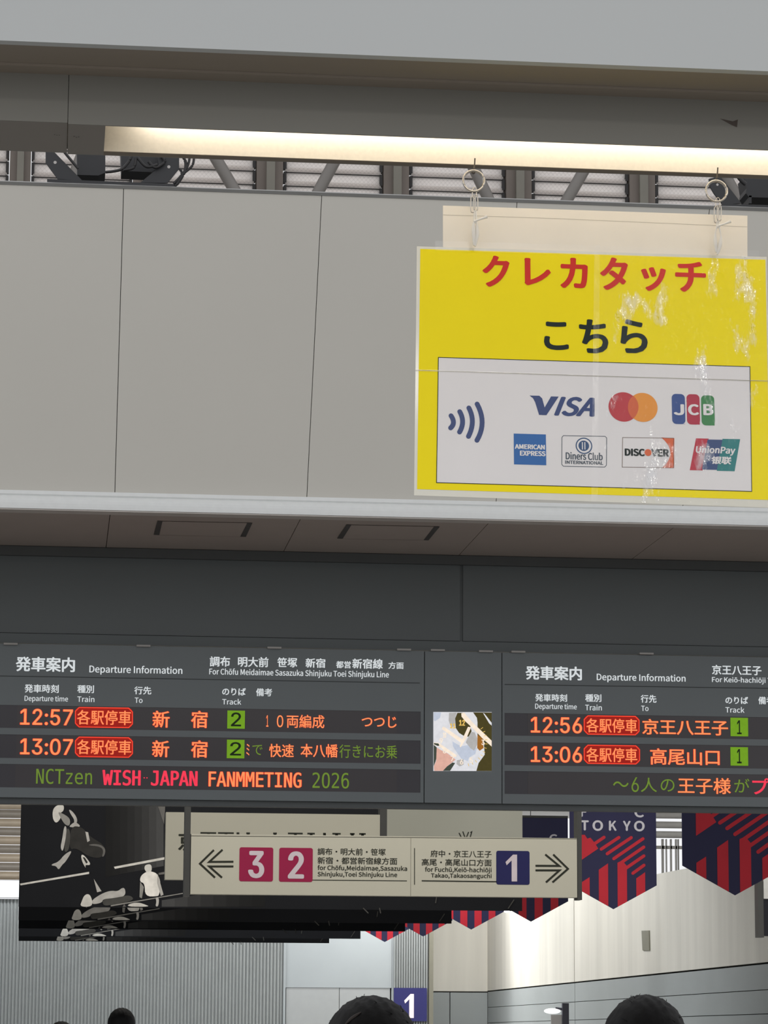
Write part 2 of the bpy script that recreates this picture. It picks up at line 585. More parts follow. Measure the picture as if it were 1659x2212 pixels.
for i, ((xa, ya), (xb, yb), lab) in enumerate((((452, 318), (509, 415), 'slanted grey steel brace across the louvre bay right of the black bracket'),
                                             ((733, 330), (680, 428), 'slanted grey steel brace leaning right in the bay left of the ring'),
                                             ((1010, 335), (1059, 438), 'slanted grey steel brace behind the left split ring'),
                                             ((1272, 350), (1216, 447), 'slanted grey steel brace between the two split rings'),
                                             ((1556, 360), (1608, 455), 'slanted grey steel brace beside the right-hand black bracket'),
                                             ((185, 315), (150, 405), 'slanted grey steel brace behind the cabled black bracket'))):
    pq = YP(LY - .1)
    A, B = pq.pt(xa, ya), pq.pt(xb, yb)
    dd = (B - A)
    tl = (B.z - 6.835) / abs(dd.z)
    o = MB().tube([A - dd * .1, B + dd * tl], .042, 14).build('steel_brace', m_brace)
    tag(o, lab, 'brace', 'steel braces behind the panel wall')

# ---------------------------------------------------------------- black brackets on top of the panel wall
zt = pf.at(0, ftop)
pk = YP(zt.y + .1)
pk2 = YP(zt.y + .22)
m_blk = mat('black_steel', (46, 47, 50), .5, var=.08)
m_cable = mat('black_cable', (38, 37, 38), .5)
m_box = mat('black_plastic', (42, 43, 46), .5, var=.1)


def c4(x, y):                                   # crop coordinates of the left bracket
    return 80 + x * .217, 310 + y * .217


def c7(x, y):                                   # crop coordinates of the right bracket
    return 1459 + x * .1206, 350 + y * .1206


def curve3(pl, pts, n=8, off=0.0):
    out = []
    P = [pl.pt(*p, off) for p in pts]
    for i in range(len(P) - 1):
        p0, p1, p2, p3 = P[max(i - 1, 0)], P[i], P[i + 1], P[min(i + 2, len(P) - 1)]
        for k in range(n):
            t = k / n
            out.append(.5 * ((2 * p1) + (p2 - p0) * t + (2 * p0 - 5 * p1 + 4 * p2 - p3) * t * t + (-p0 + 3 * p1 - 3 * p2 + p3) * t ** 3))
    out.append(P[-1])
    return out


br = thing('speaker_bracket', 'black steel bracket holding boxes and looped cables on the panel wall top, left', 'bracket', pk.pt(*c4(740, 400)))
orient(MB().slab(pk, [c4(*p) for p in ((85, 30), (150, 62), (450, 368), (205, 352), (85, 190))], 0, .012).build('side_plate', m_blk, br))
orient(MB().slab(pk, [c4(*p) for p in ((1190, 90), (1415, 90), (1415, 250), (1300, 392), (1030, 388), (1215, 235))], 0, .012).build('side_plate', m_blk, br))
orient(MB().slab(pk, [c4(*p) for p in ((100, 352), (1390, 403), (1390, 436), (100, 392))], -.1, .13).build('base_bar', m_blk, br))
bx = br
orient(MB().slab(pk2, [c4(*p) for p in ((395, 40), (680, 40), (680, 290), (610, 318), (400, 312))], -.1, .16).build('equipment_box', m_box, bx))
orient(MB().slab(pk2, [c4(*p) for p in ((832, 40), (1180, 60), (1290, 190), (1140, 285), (842, 272))], -.1, .16).build('equipment_box', m_box, bx))
hole = MB().disc(pk, *c4(180, 188), 3.4, .0125).disc(pk, *c4(1312, 232), 3.4, .0125)
hole.build('bolt_hole', mat('hole_light', (190, 186, 182), .6), br)
cb = mat('cable_grey', (52, 50, 50), .5)
for pts, rr in ((((240, 40), (300, 120), (410, 250)), .012), (((680, 285), (770, 275), (850, 250), (920, 170), (940, 110)), .013), (((860, 265), (960, 240), (985, 150)), .013),
                (((1440, 110), (1480, 190), (1465, 290), (1390, 410)), .014), (((1520, 110), (1510, 190), (1470, 280), (1380, 420)), .011), (((1565, 110), (1545, 220), (1450, 310), (1375, 425)), .011),
                (((1420, 250), (1440, 310), (1360, 400)), .012), (((1110, 180), (1180, 240), (1270, 180), (1230, 120)), .014), (((1000, 140), (1090, 230), (1200, 210)), .014)):
    MB().tube(curve3(pk, [c4(*p) for p in pts], off=.03), rr * .6, 8).build('cable', m_cable, br)

b2 = thing('speaker_bracket', 'black steel bracket on the panel wall top behind the right split ring', 'bracket', pk.pt(*c7(1200, 790)))
orient(MB().slab(pk, [c7(*p) for p in ((600, 300), (800, 250), (1180, 735), (850, 765), (690, 560), (610, 420))], 0, .012).build('side_plate', m_blk, b2))
orient(MB().slab(pk, [c7(*p) for p in ((840, 745), (2600, 800), (2600, 870), (840, 782))], -.1, .13).build('base_bar', m_blk, b2))
orient(MB().slab(pk2, [c7(*p) for p in ((1240, 250), (2600, 280), (2600, 660), (1320, 630), (1262, 560), (1275, 470))], -.1, .16).build('equipment_box', m_box, b2))
orient(MB().slab(pk2, [c7(*p) for p in ((1318, 600), (1365, 600), (1365, 740), (1318, 740))], -.1, .16).build('support_foot', m_box, b2))
MB().tube(curve3(pk, [c7(*p) for p in ((1130, 270), (1190, 340), (1260, 400))], off=.03), .012, 8).build('cable', m_cable, b2)
MB().disc(pk, *c7(752, 405), 2.6, .0125).build('bolt_hole', mat('hole_light', (190, 186, 182), .6), b2)

# ---------------------------------------------------------------- the yellow hanging sign
SY = 4.87
TS = math.radians(4)
psn = Plane(YP(SY).pt(1290, 800), (1, 0, -.002), (.002, math.sin(TS), math.cos(TS)))
m_card = mat('cream_card', (240, 231, 215), .6, var=.015, scale=20)
m_sheet = mat('laminate_margin', (222, 219, 205), .3, var=.02, scale=30, coat=.4)
m_yel = mat('yellow_print', (255, 232, 8), .45, var=.01, scale=12, spec=.2)
m_white = mat('white_print', (232, 228, 227), .4, var=.012, scale=12, spec=.4)
m_red = mat('red_ink', (214, 42, 30), .4, spec=.25)
m_blkink = mat('black_ink', (26, 38, 36), .4, spec=.2)
m_navy = mat('navy_ink', (28, 56, 114), .35)
sg = thing('hanging_sign', 'yellow laminated poster sign hung from two rings under the trough lamp', 'sign', psn.pt(1290, 1070))
SW = MB()
orient(MB().slab(psn, [(957, 444), (1614.5, 466), (1614.5, 600), (957, 580)], -.004, .003).build('backing_card', m_card, sg, 'cream backing card'))
orient(MB().slab(psn, [(900.5, 532), (1656, 555), (1668, 1097), (894.5, 1070)], -.0006, .0008).build('laminate_sheet', m_sheet, sg, 'pale laminated margin'))
MB().slab(psn, [(908, 537.5), (1653.5, 561), (1663, 1080), (901, 1056.5)], .0006).build('printed_field', m_yel, sg, 'yellow printed field')
box = [(947, 772), (1620, 792), (1624, 1061.5), (943, 1042.5)]
wp = MB().slab(psn, box, .0008).build('logo_panel', m_white, sg, 'white panel of card emblems')
MB().stroke(psn, box, 1.5, .0011, closed=True).build('border_line', m_blkink, wp)
tx = MB()
for c, x0, x1, yt, yb in (('ク', 1042, 1101, 552, 620), ('レ', 1133, 1190, 558, 617), ('カ', 1210, 1270, 557, 623), ('タ', 1296, 1357, 556, 627), ('ッ', 1385, 1439, 577, 629), ('チ', 1458.5, 1525, 565, 631)):
    tx.text(psn, c, x0, x1, yt, yb, .0011, bold=3.0)
tx.build('lettering', m_red, sg, 'red katakana heading')
tx = MB()
for c, x0, x1, yt, yb in (('こ', 1175, 1228.5, 695, 756), ('ち', 1251, 1314, 690, 763), ('ら', 1340, 1399, 690, 763)):
    tx.text(psn, c, x0, x1, yt, yb, .0011, bold=3.0)
tx.build('lettering', m_blkink, sg, 'black hiragana line')


def k4(x, y):
    return 880 + x * .4696, 760 + y * .4696


def arc(p0, p1, p2, n=10):                       # quadratic through a bulge
    cx, cy = 2 * p1[0] - (p0[0] + p2[0]) / 2, 2 * p1[1] - (p0[1] + p2[1]) / 2
    return [((1 - t) ** 2 * p0[0] + 2 * t * (1 - t) * cx + t * t * p2[0], (1 - t) ** 2 * p0[1] + 2 * t * (1 - t) * cy + t * t * p2[1]) for t in [i / n for i in range(n + 1)]]


O1, O2 = .0011, .0014
cw = MB()
for a, b, c in (((201, 294), (212, 325), (199, 350)), ((241, 275), (254, 322), (240, 369)), ((283, 258), (299, 322), (281, 389)), ((321, 240), (344, 325), (320, 407))):
    cw.stroke(psn, arc(k4(*a), k4(*b), k4(*c)), 10.5, O1)
cw.build('contactless_symbol', m_navy, wp)
vs_ = MB().slab(psn, [k4(*p) for p in ((562, 201), (607, 202), (620, 214), (633, 262), (640, 291), (606, 290), (588, 232), (578, 213))], O1)
vs_.slab(psn, [k4(*p) for p in ((620, 291), (640, 291), (696, 206), (661, 205), (628, 262))], O1 + 2e-5)
vs_.text(psn, 'ISA', *[k4(674, 0)[0], k4(862, 0)[0], k4(0, 207)[1], k4(0, 297)[1]], O1, bold=2.6, shear=.36)
vs_.build('card_emblem', m_navy, wp, 'navy slanted lettering emblem')
mc = MB()
mc.disc(psn, 1347, 879, 32.5, O1, mi=0)
mc.disc(psn, 1388.5, 880, 32, O1 + 1e-4, mi=1)
d_ = 41.5
lens_pts = []
a_ = math.acos(d_ / 2 / 32.2)
for k in range(13):
    t = -a_ + 2 * a_ * k / 12
    lens_pts.append((1347 + 32.3 * math.cos(t), 879.3 + 32.3 * math.sin(t)))
for k in range(1, 12):
    t = math.pi - a_ + 2 * a_ * k / 12
    lens_pts.append((1388.5 + 32.3 * math.cos(t), 880 + 32.3 * math.sin(t)))
mc.slab(psn, lens_pts, O1 + 2e-4, mi=2)
mc.build('card_emblem', [mat('circle_red', (190, 40, 52), .4), mat('circle_amber', (236, 148, 40), .4), mat('circle_overlap', (214, 92, 44), .4)], wp, 'overlapping red and amber circles')
jc = MB()
for i, (x0, x1, yt, yb) in enumerate(((1451.5, 1480, 851, 916), (1483.5, 1511.6, 851.6, 917), (1515, 1543.5, 854, 919))):
    cut = [k for k in range(7)]
    jc.rect(psn, x0, x1, yt, yb, O1, mi=i, r=9)
    # square corners at upper right and lower left, as on a card tab
    jc.rect(psn, x1 - 10, x1, yb - 10 if i else yb - 0.5, yb, O1 + 1e-5, mi=i)
for c, x0, x1 in (('J', 1455, 1478), ('C', 1486, 1510), ('B', 1519, 1541)):
    jc.text(psn, c, x0, x1, 873, 897, O2, bold=1.8, mi=3)
jc.build('card_emblem', [mat('tab_blue', (36, 72, 140), .4), mat('tab_red', (180, 30, 62), .4), mat('tab_green', (50, 132, 70), .4), m_white], wp, 'blue, red and green tab emblem')
am = MB().rect(psn, 1110, 1179.6, 937.5, 1004, O1).text(psn, 'AMERICAN', 1112, 1177, 960, 970.5, O2, bold=.8, mi=1).text(psn, 'EXPRESS', 1123, 1178.5, 974, 985, O2, bold=.8, mi=1)
am.build('card_emblem', [mat('square_blue', (20, 98, 170), .4), m_white], wp, 'blue square emblem with white lettering')
di = MB()
u0 = [(1217, 941), (1307, 942.5), (1310.6, 946), (1310, 1005), (1306, 1009), (1217, 1007), (1213.5, 1003), (1213.8, 945)]
di.stroke(psn, u0, 1.3, O1, closed=True, mi=1)
di.disc(psn, 1261.5, 963, 18, O1, mi=0).disc(psn, 1261.5, 963, 15.5, O1 + 1e-4, mi=2).disc(psn, 1261, 963, 11.5, O1 + 2e-4, mi=0)
di.rect(psn, 1257, 1259, 955, 971, O1 + 3e-4, mi=2).rect(psn, 1262.5, 1264.5, 955, 971, O1 + 3e-4, mi=2)
di.text(psn, 'Diners Club', 1222, 1302, 977, 993.5, O1, bold=.5, mi=1).text(psn, 'INTERNATIONAL', 1221, 1303, 995.5, 1003, O1, bold=.4, mi=1)
di.build('card_emblem', [mat('disc_navy', (44, 78, 120), .4), mat('ink_grey', (60, 74, 88), .4), m_white], wp, 'outlined emblem with a round split disc')
ds = MB()
ds.slab(psn, [k4(*p) for p in ((1168, 394), (1228, 397))] + [k4(*p) for p in ((1227, 535), (1172, 534))] + arc(k4(1172, 534), k4(1210, 463), k4(1168, 394))[1:-1], O1, mi=0)
ds.stroke(psn, [(1345, 945), (1455, 946.5), (1455.5, 1010.5), (1344, 1009)], 1.2, O1, closed=True, mi=1)
ds.text(psn, 'DISC', 1349.5, 1393, 969, 985, O2, bold=1.2, mi=2).text(psn, 'VER', 1407, 1445, 970, 986, O2, bold=1.2, mi=2).disc(psn, 1400, 977.5, 7.5, O2, mi=0)
ds.build('card_emblem', [mat('corner_orange', (222, 98, 48), .4), mat('outline_grey', (120, 100, 88), .4), m_blkink], wp, 'outlined emblem with an orange corner')


def par(fr0, fr1):
    a, b, c, d = k4(1325, 402), k4(1532, 406), k4(1508, 545), k4(1298, 540)
    L = lambda p, q, t: (p[0] + (q[0] - p[0]) * t, p[1] + (q[1] - p[1]) * t)
    return [L(a, b, fr0), L(a, b, fr1), L(d, c, fr1), L(d, c, fr0)]


up = MB().slab(psn, par(.03, .27), O1, mi=0).slab(psn, par(.27, .6), O1, mi=1).slab(psn, par(.6, .97), O1, mi=2)
up.stroke(psn, par(.03, .27), 4, O1 - 1e-5, mi=0, closed=True).stroke(psn, par(.62, .97), 4, O1 - 1e-5, mi=2, closed=True)
up.text(psn, 'UnionPay', 1503, 1589, 964, 983.5, O2, bold=.8, shear=.15, mi=3).text(psn, '银联', 1537, 1580, 986, 1003, O2, bold=.9, shear=.15, mi=3)
up.build('card_emblem', [mat('band_red', (190, 40, 62), .4), mat('band_blue', (44, 70, 120), .4), mat('band_teal', (24, 124, 124), .4), m_white], wp, 'slanted three-band emblem')


def film_mat(name='clear_film', fac=.14, rough=.15, sc=60, strength=.5, dist=.004, stretch=(1, 1, 1), patch=None):
    m = bpy.data.materials.new(name)
    m.use_nodes = True
    nt = m.node_tree
    nt.nodes.clear()
    out = nt.nodes.new('ShaderNodeOutputMaterial')
    mix = nt.nodes.new('ShaderNodeMixShader'); mix.inputs[0].default_value = fac
    g = nt.nodes.new('ShaderNodeBsdfGlossy'); g.inputs['Roughness'].default_value = rough
    t = nt.nodes.new('ShaderNodeBsdfTransparent')
    nz = nt.nodes.new('ShaderNodeTexNoise'); nz.inputs['Scale'].default_value = sc; nz.inputs['Detail'].default_value = 4
    tc = nt.nodes.new('ShaderNodeTexCoord'); mp = nt.nodes.new('ShaderNodeMapping'); mp.inputs['Scale'].default_value = stretch
    nt.links.new(tc.outputs['Object'], mp.inputs[0]); nt.links.new(mp.outputs[0], nz.inputs['Vector'])
    bp = nt.nodes.new('ShaderNodeBump'); bp.inputs['Strength'].default_value = strength; bp.inputs['Distance'].default_value = dist
    nt.links.new(nz.outputs['Fac'], bp.inputs['Height']); nt.links.new(bp.outputs[0], g.inputs['Normal'])
    if patch:                                    # gloss limited to noise patches, so glints show only there
        n2 = nt.nodes.new('ShaderNodeTexNoise'); n2.inputs['Scale'].default_value = 11; n2.inputs['Detail'].default_value = 6; n2.inputs['Roughness'].default_value = .65
        nt.links.new(mp.outputs[0], n2.inputs['Vector'])
        mr = nt.nodes.new('ShaderNodeMapRange')
        mr.inputs['From Min'].default_value, mr.inputs['From Max'].default_value = patch[0], patch[1]
        mr.inputs['To Min'].default_value, mr.inputs['To Max'].default_value = .015, patch[2]
        nt.links.new(n2.outputs['Fac'], mr.inputs['Value']); nt.links.new(mr.outputs[0], mix.inputs[0])
    nt.links.new(t.outputs[0], mix.inputs[1]); nt.links.new(g.outputs[0], mix.inputs[2]); nt.links.new(mix.outputs[0], out.inputs[0])
    return m


m_film = film_mat(fac=.045, sc=18, strength=.25)
tp = MB().slab(psn, [(1284, 528), (1296, 528), (1291, 1084), (1277, 1084)], .0020)
tp.slab(psn, [(898, 798), (1662, 821), (1662, 825), (898, 801)], .0022)
tp.slab(psn, [(940, 520), (1640, 541), (1640, 562), (940, 541)], .0024)
MB().slab(psn, [(1296, 534), (1664, 556), (1668, 1094), (1290, 1083)], .0027).build('clear_film', film_mat('wrinkled_film', .10, .06, 26, 1.0, .012, (1.6, 1, .7), patch=(.57, .69, .5)), sg, 'wrinkled clear film over the right half')
tp.build('clear_tape', m_film, sg, 'clear tape over the sheet joins')
MB().stroke(psn, [(898, 799.5), (1286, 812), (1662, 823)], 1.1, .0023, cap=False).build('fold_line', mat('fold_shade', (160, 156, 140), .7), sg)
MB().stroke(psn, [(957, 464), (1200, 472), (1614, 490)], .9, -.0008, cap=False).build('crease_line', mat('crease', (186, 176, 158), .7), sg)

m_metal = mat('nickel_wire', (190, 184, 174), .16, metal=1.0, var=.03)
m_tie = mat('white_paper_tie', (238, 234, 226), .7, var=.03, scale=40)
for cx_, cy_, top, side in ((1023, 391, 368, 'left'), (1547.5, 413, 388, 'right')):
    # the ring stands a little in front of the sign, square to the camera
    pr = YP(SY - .008)
    k = pr.px(cx_, cy_)
    c = pr.pt(cx_, cy_)
    rg = thing('split_ring', 'metal split ring holding the yellow sign %s' % ('before a grey steel brace' if side == 'left' else 'before a black bracket'), 'ring', c - Vector((0, 0, 24 * k)), 'split rings holding the sign')
    for w in (0, 1):
        n = 48
        MB().tube([c + Vector((math.cos(2 * math.pi * i / n) * (22.8 - w * .8) * k, (w - .5) * .0022, math.sin(2 * math.pi * i / n) * (22.8 - w * .8) * k)) for i in range(n)], 2.3 * k, 8, closed=True).build('wire_coil', m_metal, rg)
    hk = MB().tube(curve3(pr, [(cx_ + 3, top - 26), (cx_ + 1, top - 4), (cx_ - 4, top + 3), (cx_, top + 7), (cx_ + 4, top + 2)], off=-.004), 1.6 * k, 8)
    hk.build('hook', mat('dark_hook', (92, 86, 80), .4, metal=.6), rg, 'dark wire hook in the lamp lip')
    y0 = cy_ + 22
    cl = thing('snap_link', 'slim metal link clip hanging from the %s split ring' % side, 'clip', pr.pt(cx_ + 3, y0 + 44), 'link clips under the rings')
    dx = .6 if side == 'left' else 2
    for x, yt, yb, w in ((cx_ + 1 + dx, y0 - 8, y0 + 16, 4), (cx_ - 2 + dx, y0 + 10, y0 + 46, 4.5), (cx_ + 4 + dx, y0 + 8, y0 + 42, 4)):
        MB().tube(curve3(pr, [(x - w, yt + 4), (x, yt), (x + w, yt + 4), (x + w, yb - 4), (x, yb), (x - w, yb - 4), (x - w, yt + 4)], 6), 1.15 * k, 8).build('link', m_metal, cl)
    tt = thing('paper_tie', 'white twisted paper tie knotted below the %s link clip' % side, 'tie', pr.pt(cx_ + 2, cy_ + 140), 'white ties on the sign')
    if side == 'left':
        A = [(1025, 455), (1024, 475), (1023, 482), (1023, 500), (1024, 530)]; Bt = [(1024, 478), (1036, 474), (1052, 468)]; L2 = [(1028, 455), (1029, 472), (1030, 486), (1031, 505), (1026, 532)]
    else:
        A = [(1549, 478), (1548, 490), (1545, 505), (1545, 525), (1547, 545)]; Bt = [(1551, 488), (1566, 483), (1578, 478)]; L2 = [(1553, 478), (1554, 492), (1557, 510), (1555, 530), (1549, 550)]
    P = curve3(pr, A); Q = curve3(pr, L2)
    for P_ in (P, Q):
        n = len(P_)
        MB().tube(P_, [k * (1.6 + 2.9 * math.sin(math.pi * min(1, max(0, (i / n - .45) / .55)))) for i in range(n)], 8).build('strand', m_tie, tt)
    T_ = curve3(pr, Bt, off=.002)
    n = len(T_)
    MB().tube(T_, [k * (2.6 - 1.2 * math.sin(math.pi * i / n) + 1.5 * (i / n)) for i in range(n)], 8).build('tail', m_tie, tt)
    tt2 = MB().ball(pr.pt(cx_ + 3, cy_ + 88 if side == 'left' else cy_ + 76), 3.6 * k, 3 * k, 4 * k, 12, 8).build('knot', m_tie, tt)

# ---------------------------------------------------------------- departure boards
PBY = DW - .1
pB = YP(PBY)
m_bd = mat('board_face', (97, 103, 105), .45, var=.015, scale=4)
m_bdrim = mat('board_rim', (66, 70, 71), .5)
m_strip = mat('display_black', (56, 51, 54), .35, var=.03, scale=5)
m_strip2 = mat('display_end', (50, 47, 53), .35, var=.03, scale=5)
m_wtxt = led('glowing_lettering', (212, 217, 219), 1.0)  # lettering made to glow so it reads white on the dark board
m_lr = led('lamp_red', (255, 66, 44), 1.0)
m_lcore = led('lamp_core', (255, 150, 92), 1.0)
m_lpill = led('red_glow_field', (158, 26, 16), .9)  # red glow around the letters put in as an emissive field
m_lo = led('lamp_orange', (255, 84, 40), 1.0)
m_lp = led('lamp_pink', (246, 58, 84), 1.0)
m_lg = led('lamp_green', (116, 146, 52), .8)
m_lgf = led('lamp_green_field', (112, 158, 28), .95)
m_ldk = led('lamp_off', (28, 46, 14), .5)
Zv = lambda x, y: pB.uv(x, y)[1]
zt_b, zb_b, zr_b = Zv(829, 1405), Zv(455, 1741), Zv(455, 1728)
rows = [(Zv(455, 1530), Zv(455, 1579)), (Zv(455, 1593), Zv(455, 1643.5)), (Zv(455, 1656.5), Zv(455, 1706.5))]
Xv = lambda x, y=1560: pB.uv(x, y)[0]


def led_row(i, x0, x1, xa, xb, parent):
    z1, z0 = rows[i]
    s = MB().box(Xv(x0), Xv(x1), PBY + .004, PBY + .02, z0, z1)
    s.box(Xv(xa), Xv(xb), PBY + .003, PBY + .0045, z0, z1, 1)
    return orient(s.build('display_strip', [m_strip2, m_strip], parent, 'dark display strip'))


def board(label, x0, x1, s0, s1, xa, xb):
    X0, X1 = Xv(x0), Xv(x1)
    t = thing('departure_board', label, 'display board', ((X0 + X1) / 2, PBY + .05, zb_b), 'departure boards')
    orient(MB().box(X0, X1, PBY + .021, DW - .021, zr_b, zt_b).build('housing', m_bd, t))
    f = MB()
    zs = [zt_b] + [z for r in rows for z in r] + [zr_b]
    for a, b in ((0, 1), (2, 3), (4, 5), (6, 7)):
        f.box(Xv(s0), Xv(s1), PBY, PBY + .02, zs[b], zs[a])
    f.box(X0 + .002, Xv(s0), PBY, PBY + .02, zr_b, zt_b).box(Xv(s1), X1 - .002, PBY, PBY + .02, zr_b, zt_b)
    orient(f.build('front_panel', m_bd, t))
    orient(MB().box(X0, X1, PBY + .02, DW, zb_b, zr_b - .001).build('bottom_rim', m_bdrim, t))
    return t, [led_row(i, s0, s1, xa, xb, t) for i in range(3)]


LO, TO = -.001, .0012
bl, sl = board('grey departure board headed for the 2 track, left of the clock', -330, 916.5, -312, 908.5, 36, 858)
w = MB()
for s_, x0, x1, yt, yb, bd in (('発車案内', 34, 162, 1419, 1451, 1.0), ('Departure Information', 193, 394, 1438, 1458.5, .35), ('調布', 453, 497, 1418, 1440, .55), ('明大前', 514, 580, 1419, 1441, .55),
                               ('笹塚', 599, 642, 1420.5, 1441.5, .55), ('新宿', 660, 703, 1422, 1442.5, .55), ('都営', 726, 758, 1428, 1443.5, .4), ('新宿線', 761, 827, 1423, 1444.5, .55), ('方面', 839, 872, 1430, 1445, .4),
                               ('For Chōfu Meidaimae Sasazuka Shinjuku Toei Shinjuku Line', 452, 840, 1446.5, 1464, .25)):
    w.text(pB, s_, x0, x1, yt, yb, TO, bold=bd)
w.build('heading', m_wtxt, bl, 'white heading lettering')
w = MB()
for s_, x0, x1, yt, yb, bd in (('発車時刻', 53, 127, 1478.5, 1496.5, .4), ('Departure time', 53, 147, 1503, 1518, .2), ('種別', 167, 203, 1480, 1497, .4), ('Train', 167, 204, 1504, 1516.5, .2), ('行先', 290, 327, 1483, 1500, .4), ('To', 291, 308, 1507, 1518.5, .2),
                               ('のりば', 480, 531, 1486, 1502, .45), ('Track', 480, 521, 1509.5, 1522, .2), ('備考', 553, 588, 1487, 1504, .4)):
    w.text(pB, s_, x0, x1, yt, yb, TO, bold=bd)
w.build('column_heading', m_wtxt, bl, 'white column headings')
MB().stroke(pB, [(-300, 1455), (907, 1475.5)], 1.6, TO, cap=False).build('divider_line', mat('divider', (40, 44, 45), .6), bl)


def pill(mb, x0, x1, yt, yb, mf, ml):
    mb.rect(pB, x0, x1, yt, yb, LO, mi=mf, r=8)
    xm = (x0 + x1) / 2
    s = .014
    pts = [(x0 + 8, yt), (x1 - 8, yt), (x1, yt + 8), (x1, yb - 8), (x1 - 8, yb), (x0 + 8, yb), (x0, yb - 8), (x0, yt + 8)]
    mb.stroke(pB, [(x, y + s * (x - xm)) for x, y in pts], 2.2, LO + .0004, mi=ml, closed=True)


LEDM = [m_lr, m_lpill, m_lo, m_lp, m_lg, m_lgf, m_ldk, m_lcore]


def line(strip, parts):
    for name, group in parts:
        m = MB()
        for p in group:
            if p[0] == 'pill':
                pill(m, *p[1:5], 1, 0)
            elif p[0] == 'sq':
                m.rect(pB, *p[1:5], LO, mi=5)
            else:
                s_, x0, x1, yt, yb, mi, bd = p[:7]
                m.text(pB, s_, x0, x1, yt, yb, LO + .0008, bold=bd, mi=mi, font=p[7] if len(p) > 7 else 'sans')
                if mi in (0, 2):
                    i_ = bd * .75
                    m.text(pB, s_, x0 + i_, x1 - i_, yt + i_ * .6, yb - i_ * .6, LO + .0014, bold=bd * .25, mi=7, font=p[7] if len(p) > 7 else 'sans')
        m.build(name, LEDM, strip)


line(sl[0], [('lit_departure_time', [('12:57', 43, 158, 1531, 1567, 0, 1.4)]), ('lit_train_type', [('pill', 163, 286, 1529, 1571), ('各駅停車', 166, 284, 1534, 1566, 0, 0.8)]), ('lit_destination', [('新', 329, 367, 1535, 1572, 0, 1.3), ('宿', 412, 449, 1535, 1573, 0, 1.3)]), ('lit_track_tile', [('sq', 491, 529, 1535, 1574), ('2', 499, 521, 1539, 1569, 6, 0.6)]), ('lit_remark', [('1', 575, 580, 1545, 1570, 0, 0.3), ('0', 598, 612, 1545, 1571, 0, 0.3), ('両編成', 619, 701, 1544, 1573, 0, 0.6), ('つつじ', 781, 857, 1547, 1572, 0, 0.7)])])
line(sl[1], [('lit_departure_time', [('13:07', 43, 158, 1595, 1631, 0, 1.4)]), ('lit_train_type', [('pill', 163, 286, 1593, 1635), ('各駅停車', 166, 284, 1598, 1630, 0, 0.8)]), ('lit_destination', [('新', 328, 366, 1599, 1636, 0, 1.3), ('宿', 412, 449, 1599, 1637, 0, 1.3)]), ('lit_track_tile', [('sq', 490, 528, 1598, 1638), ('2', 497, 521, 1603, 1632, 6, 0.6)]), ('lit_remark', [('ミ', 532, 539, 1607, 1632, 2, 0.3), ('で', 545, 567, 1609, 1631, 4, 0.1), ('快速', 581, 635, 1607, 1636, 2, 0.6), ('本八幡', 649, 730, 1607, 1636, 0, 0.7), ('行きにお乗', 733, 858, 1609, 1638, 4, 0.15)])])
line(sl[2], [('lit_message', [('NCTzen', 78, 199, 1661, 1694, 4, 0.2, 'mono'), ('WISH', 221, 304, 1663, 1697, 3, 1.2, 'mono'), ('··', 310, 319, 1679, 1681.5, 3, 0.2), ('JAPAN', 326, 427, 1665, 1698, 3, 1.2, 'mono'), ('FANMMETING', 450, 652, 1667, 1701, 0, 1.3, 'mono'), ('2O26', 675, 754, 1669, 1703, 4, 0.2, 'mono')])])

brd, sr = board('grey departure board headed for the 1 track, right of the clock', 1084.5, 2330, 1090, 2312, 1140, 1962)
w = MB()
for s_, x0, x1, yt, yb, bd in (('発車案内', 1135, 1257, 1439, 1469, 1.0), ('Departure Information', 1289, 1481, 1455.5, 1475, .35), ('京王八王子', 1538, 1645, 1437, 1458, .55), ('For Keiō-hachiōji Takao', 1538, 1700, 1463, 1478, .25)):
    w.text(pB, s_, x0, x1, yt, yb, TO, bold=bd)
w.build('heading', m_wtxt, brd, 'white heading lettering')
w = MB()
for s_, x0, x1, yt, yb, bd in (('発車時刻', 1156, 1225, 1499, 1515.5, .4), ('Departure time', 1156, 1246, 1520, 1535, .2), ('種別', 1264, 1299, 1499.5, 1516, .4), ('Train', 1264, 1300, 1522, 1534.6, .2), ('行先', 1384, 1418, 1501, 1518, .4), ('To', 1385, 1401, 1524.5, 1536, .2),
                               ('のりば', 1567, 1616, 1505, 1520.5, .45), ('Track', 1567, 1608, 1527, 1539.5, .2), ('備考', 1638, 1672, 1505, 1521.5, .4)):
    w.text(pB, s_, x0, x1, yt, yb, TO, bold=bd)
w.build('column_heading', m_wtxt, brd, 'white column headings')
MB().stroke(pB, [(1090, 1478.5), (2300, 1496.5)], 1.6, TO, cap=False).build('divider_line', mat('divider', (40, 44, 45), .6), brd)
line(sr[0], [('lit_departure_time', [('12:56', 1146, 1258, 1548.5, 1584, 0, 1.4)]), ('lit_train_type', [('pill', 1262, 1380.5, 1547, 1586.5), ('各駅停車', 1266, 1377, 1552, 1583, 0, 0.8)]), ('lit_destination', [('京王八王子', 1387, 1573, 1554, 1588, 2, 1.1)]), ('lit_track_tile', [('sq', 1578, 1616, 1550.5, 1590.5), ('1', 1592, 1602, 1556, 1586, 6, 0.4)])])
line(sr[1], [('lit_departure_time', [('13:06', 1146, 1258, 1612, 1647.5, 0, 1.4)]), ('lit_train_type', [('pill', 1262, 1381.5, 1610.5, 1649.5), ('各駅停車', 1266, 1377, 1615, 1646.5, 0, 0.8)]), ('lit_destination', [('高尾山口', 1404, 1555, 1617, 1653, 0, 1.2)]), ('lit_track_tile', [('sq', 1578, 1616, 1614, 1654), ('1', 1592, 1602, 1618, 1649, 6, 0.4)])])
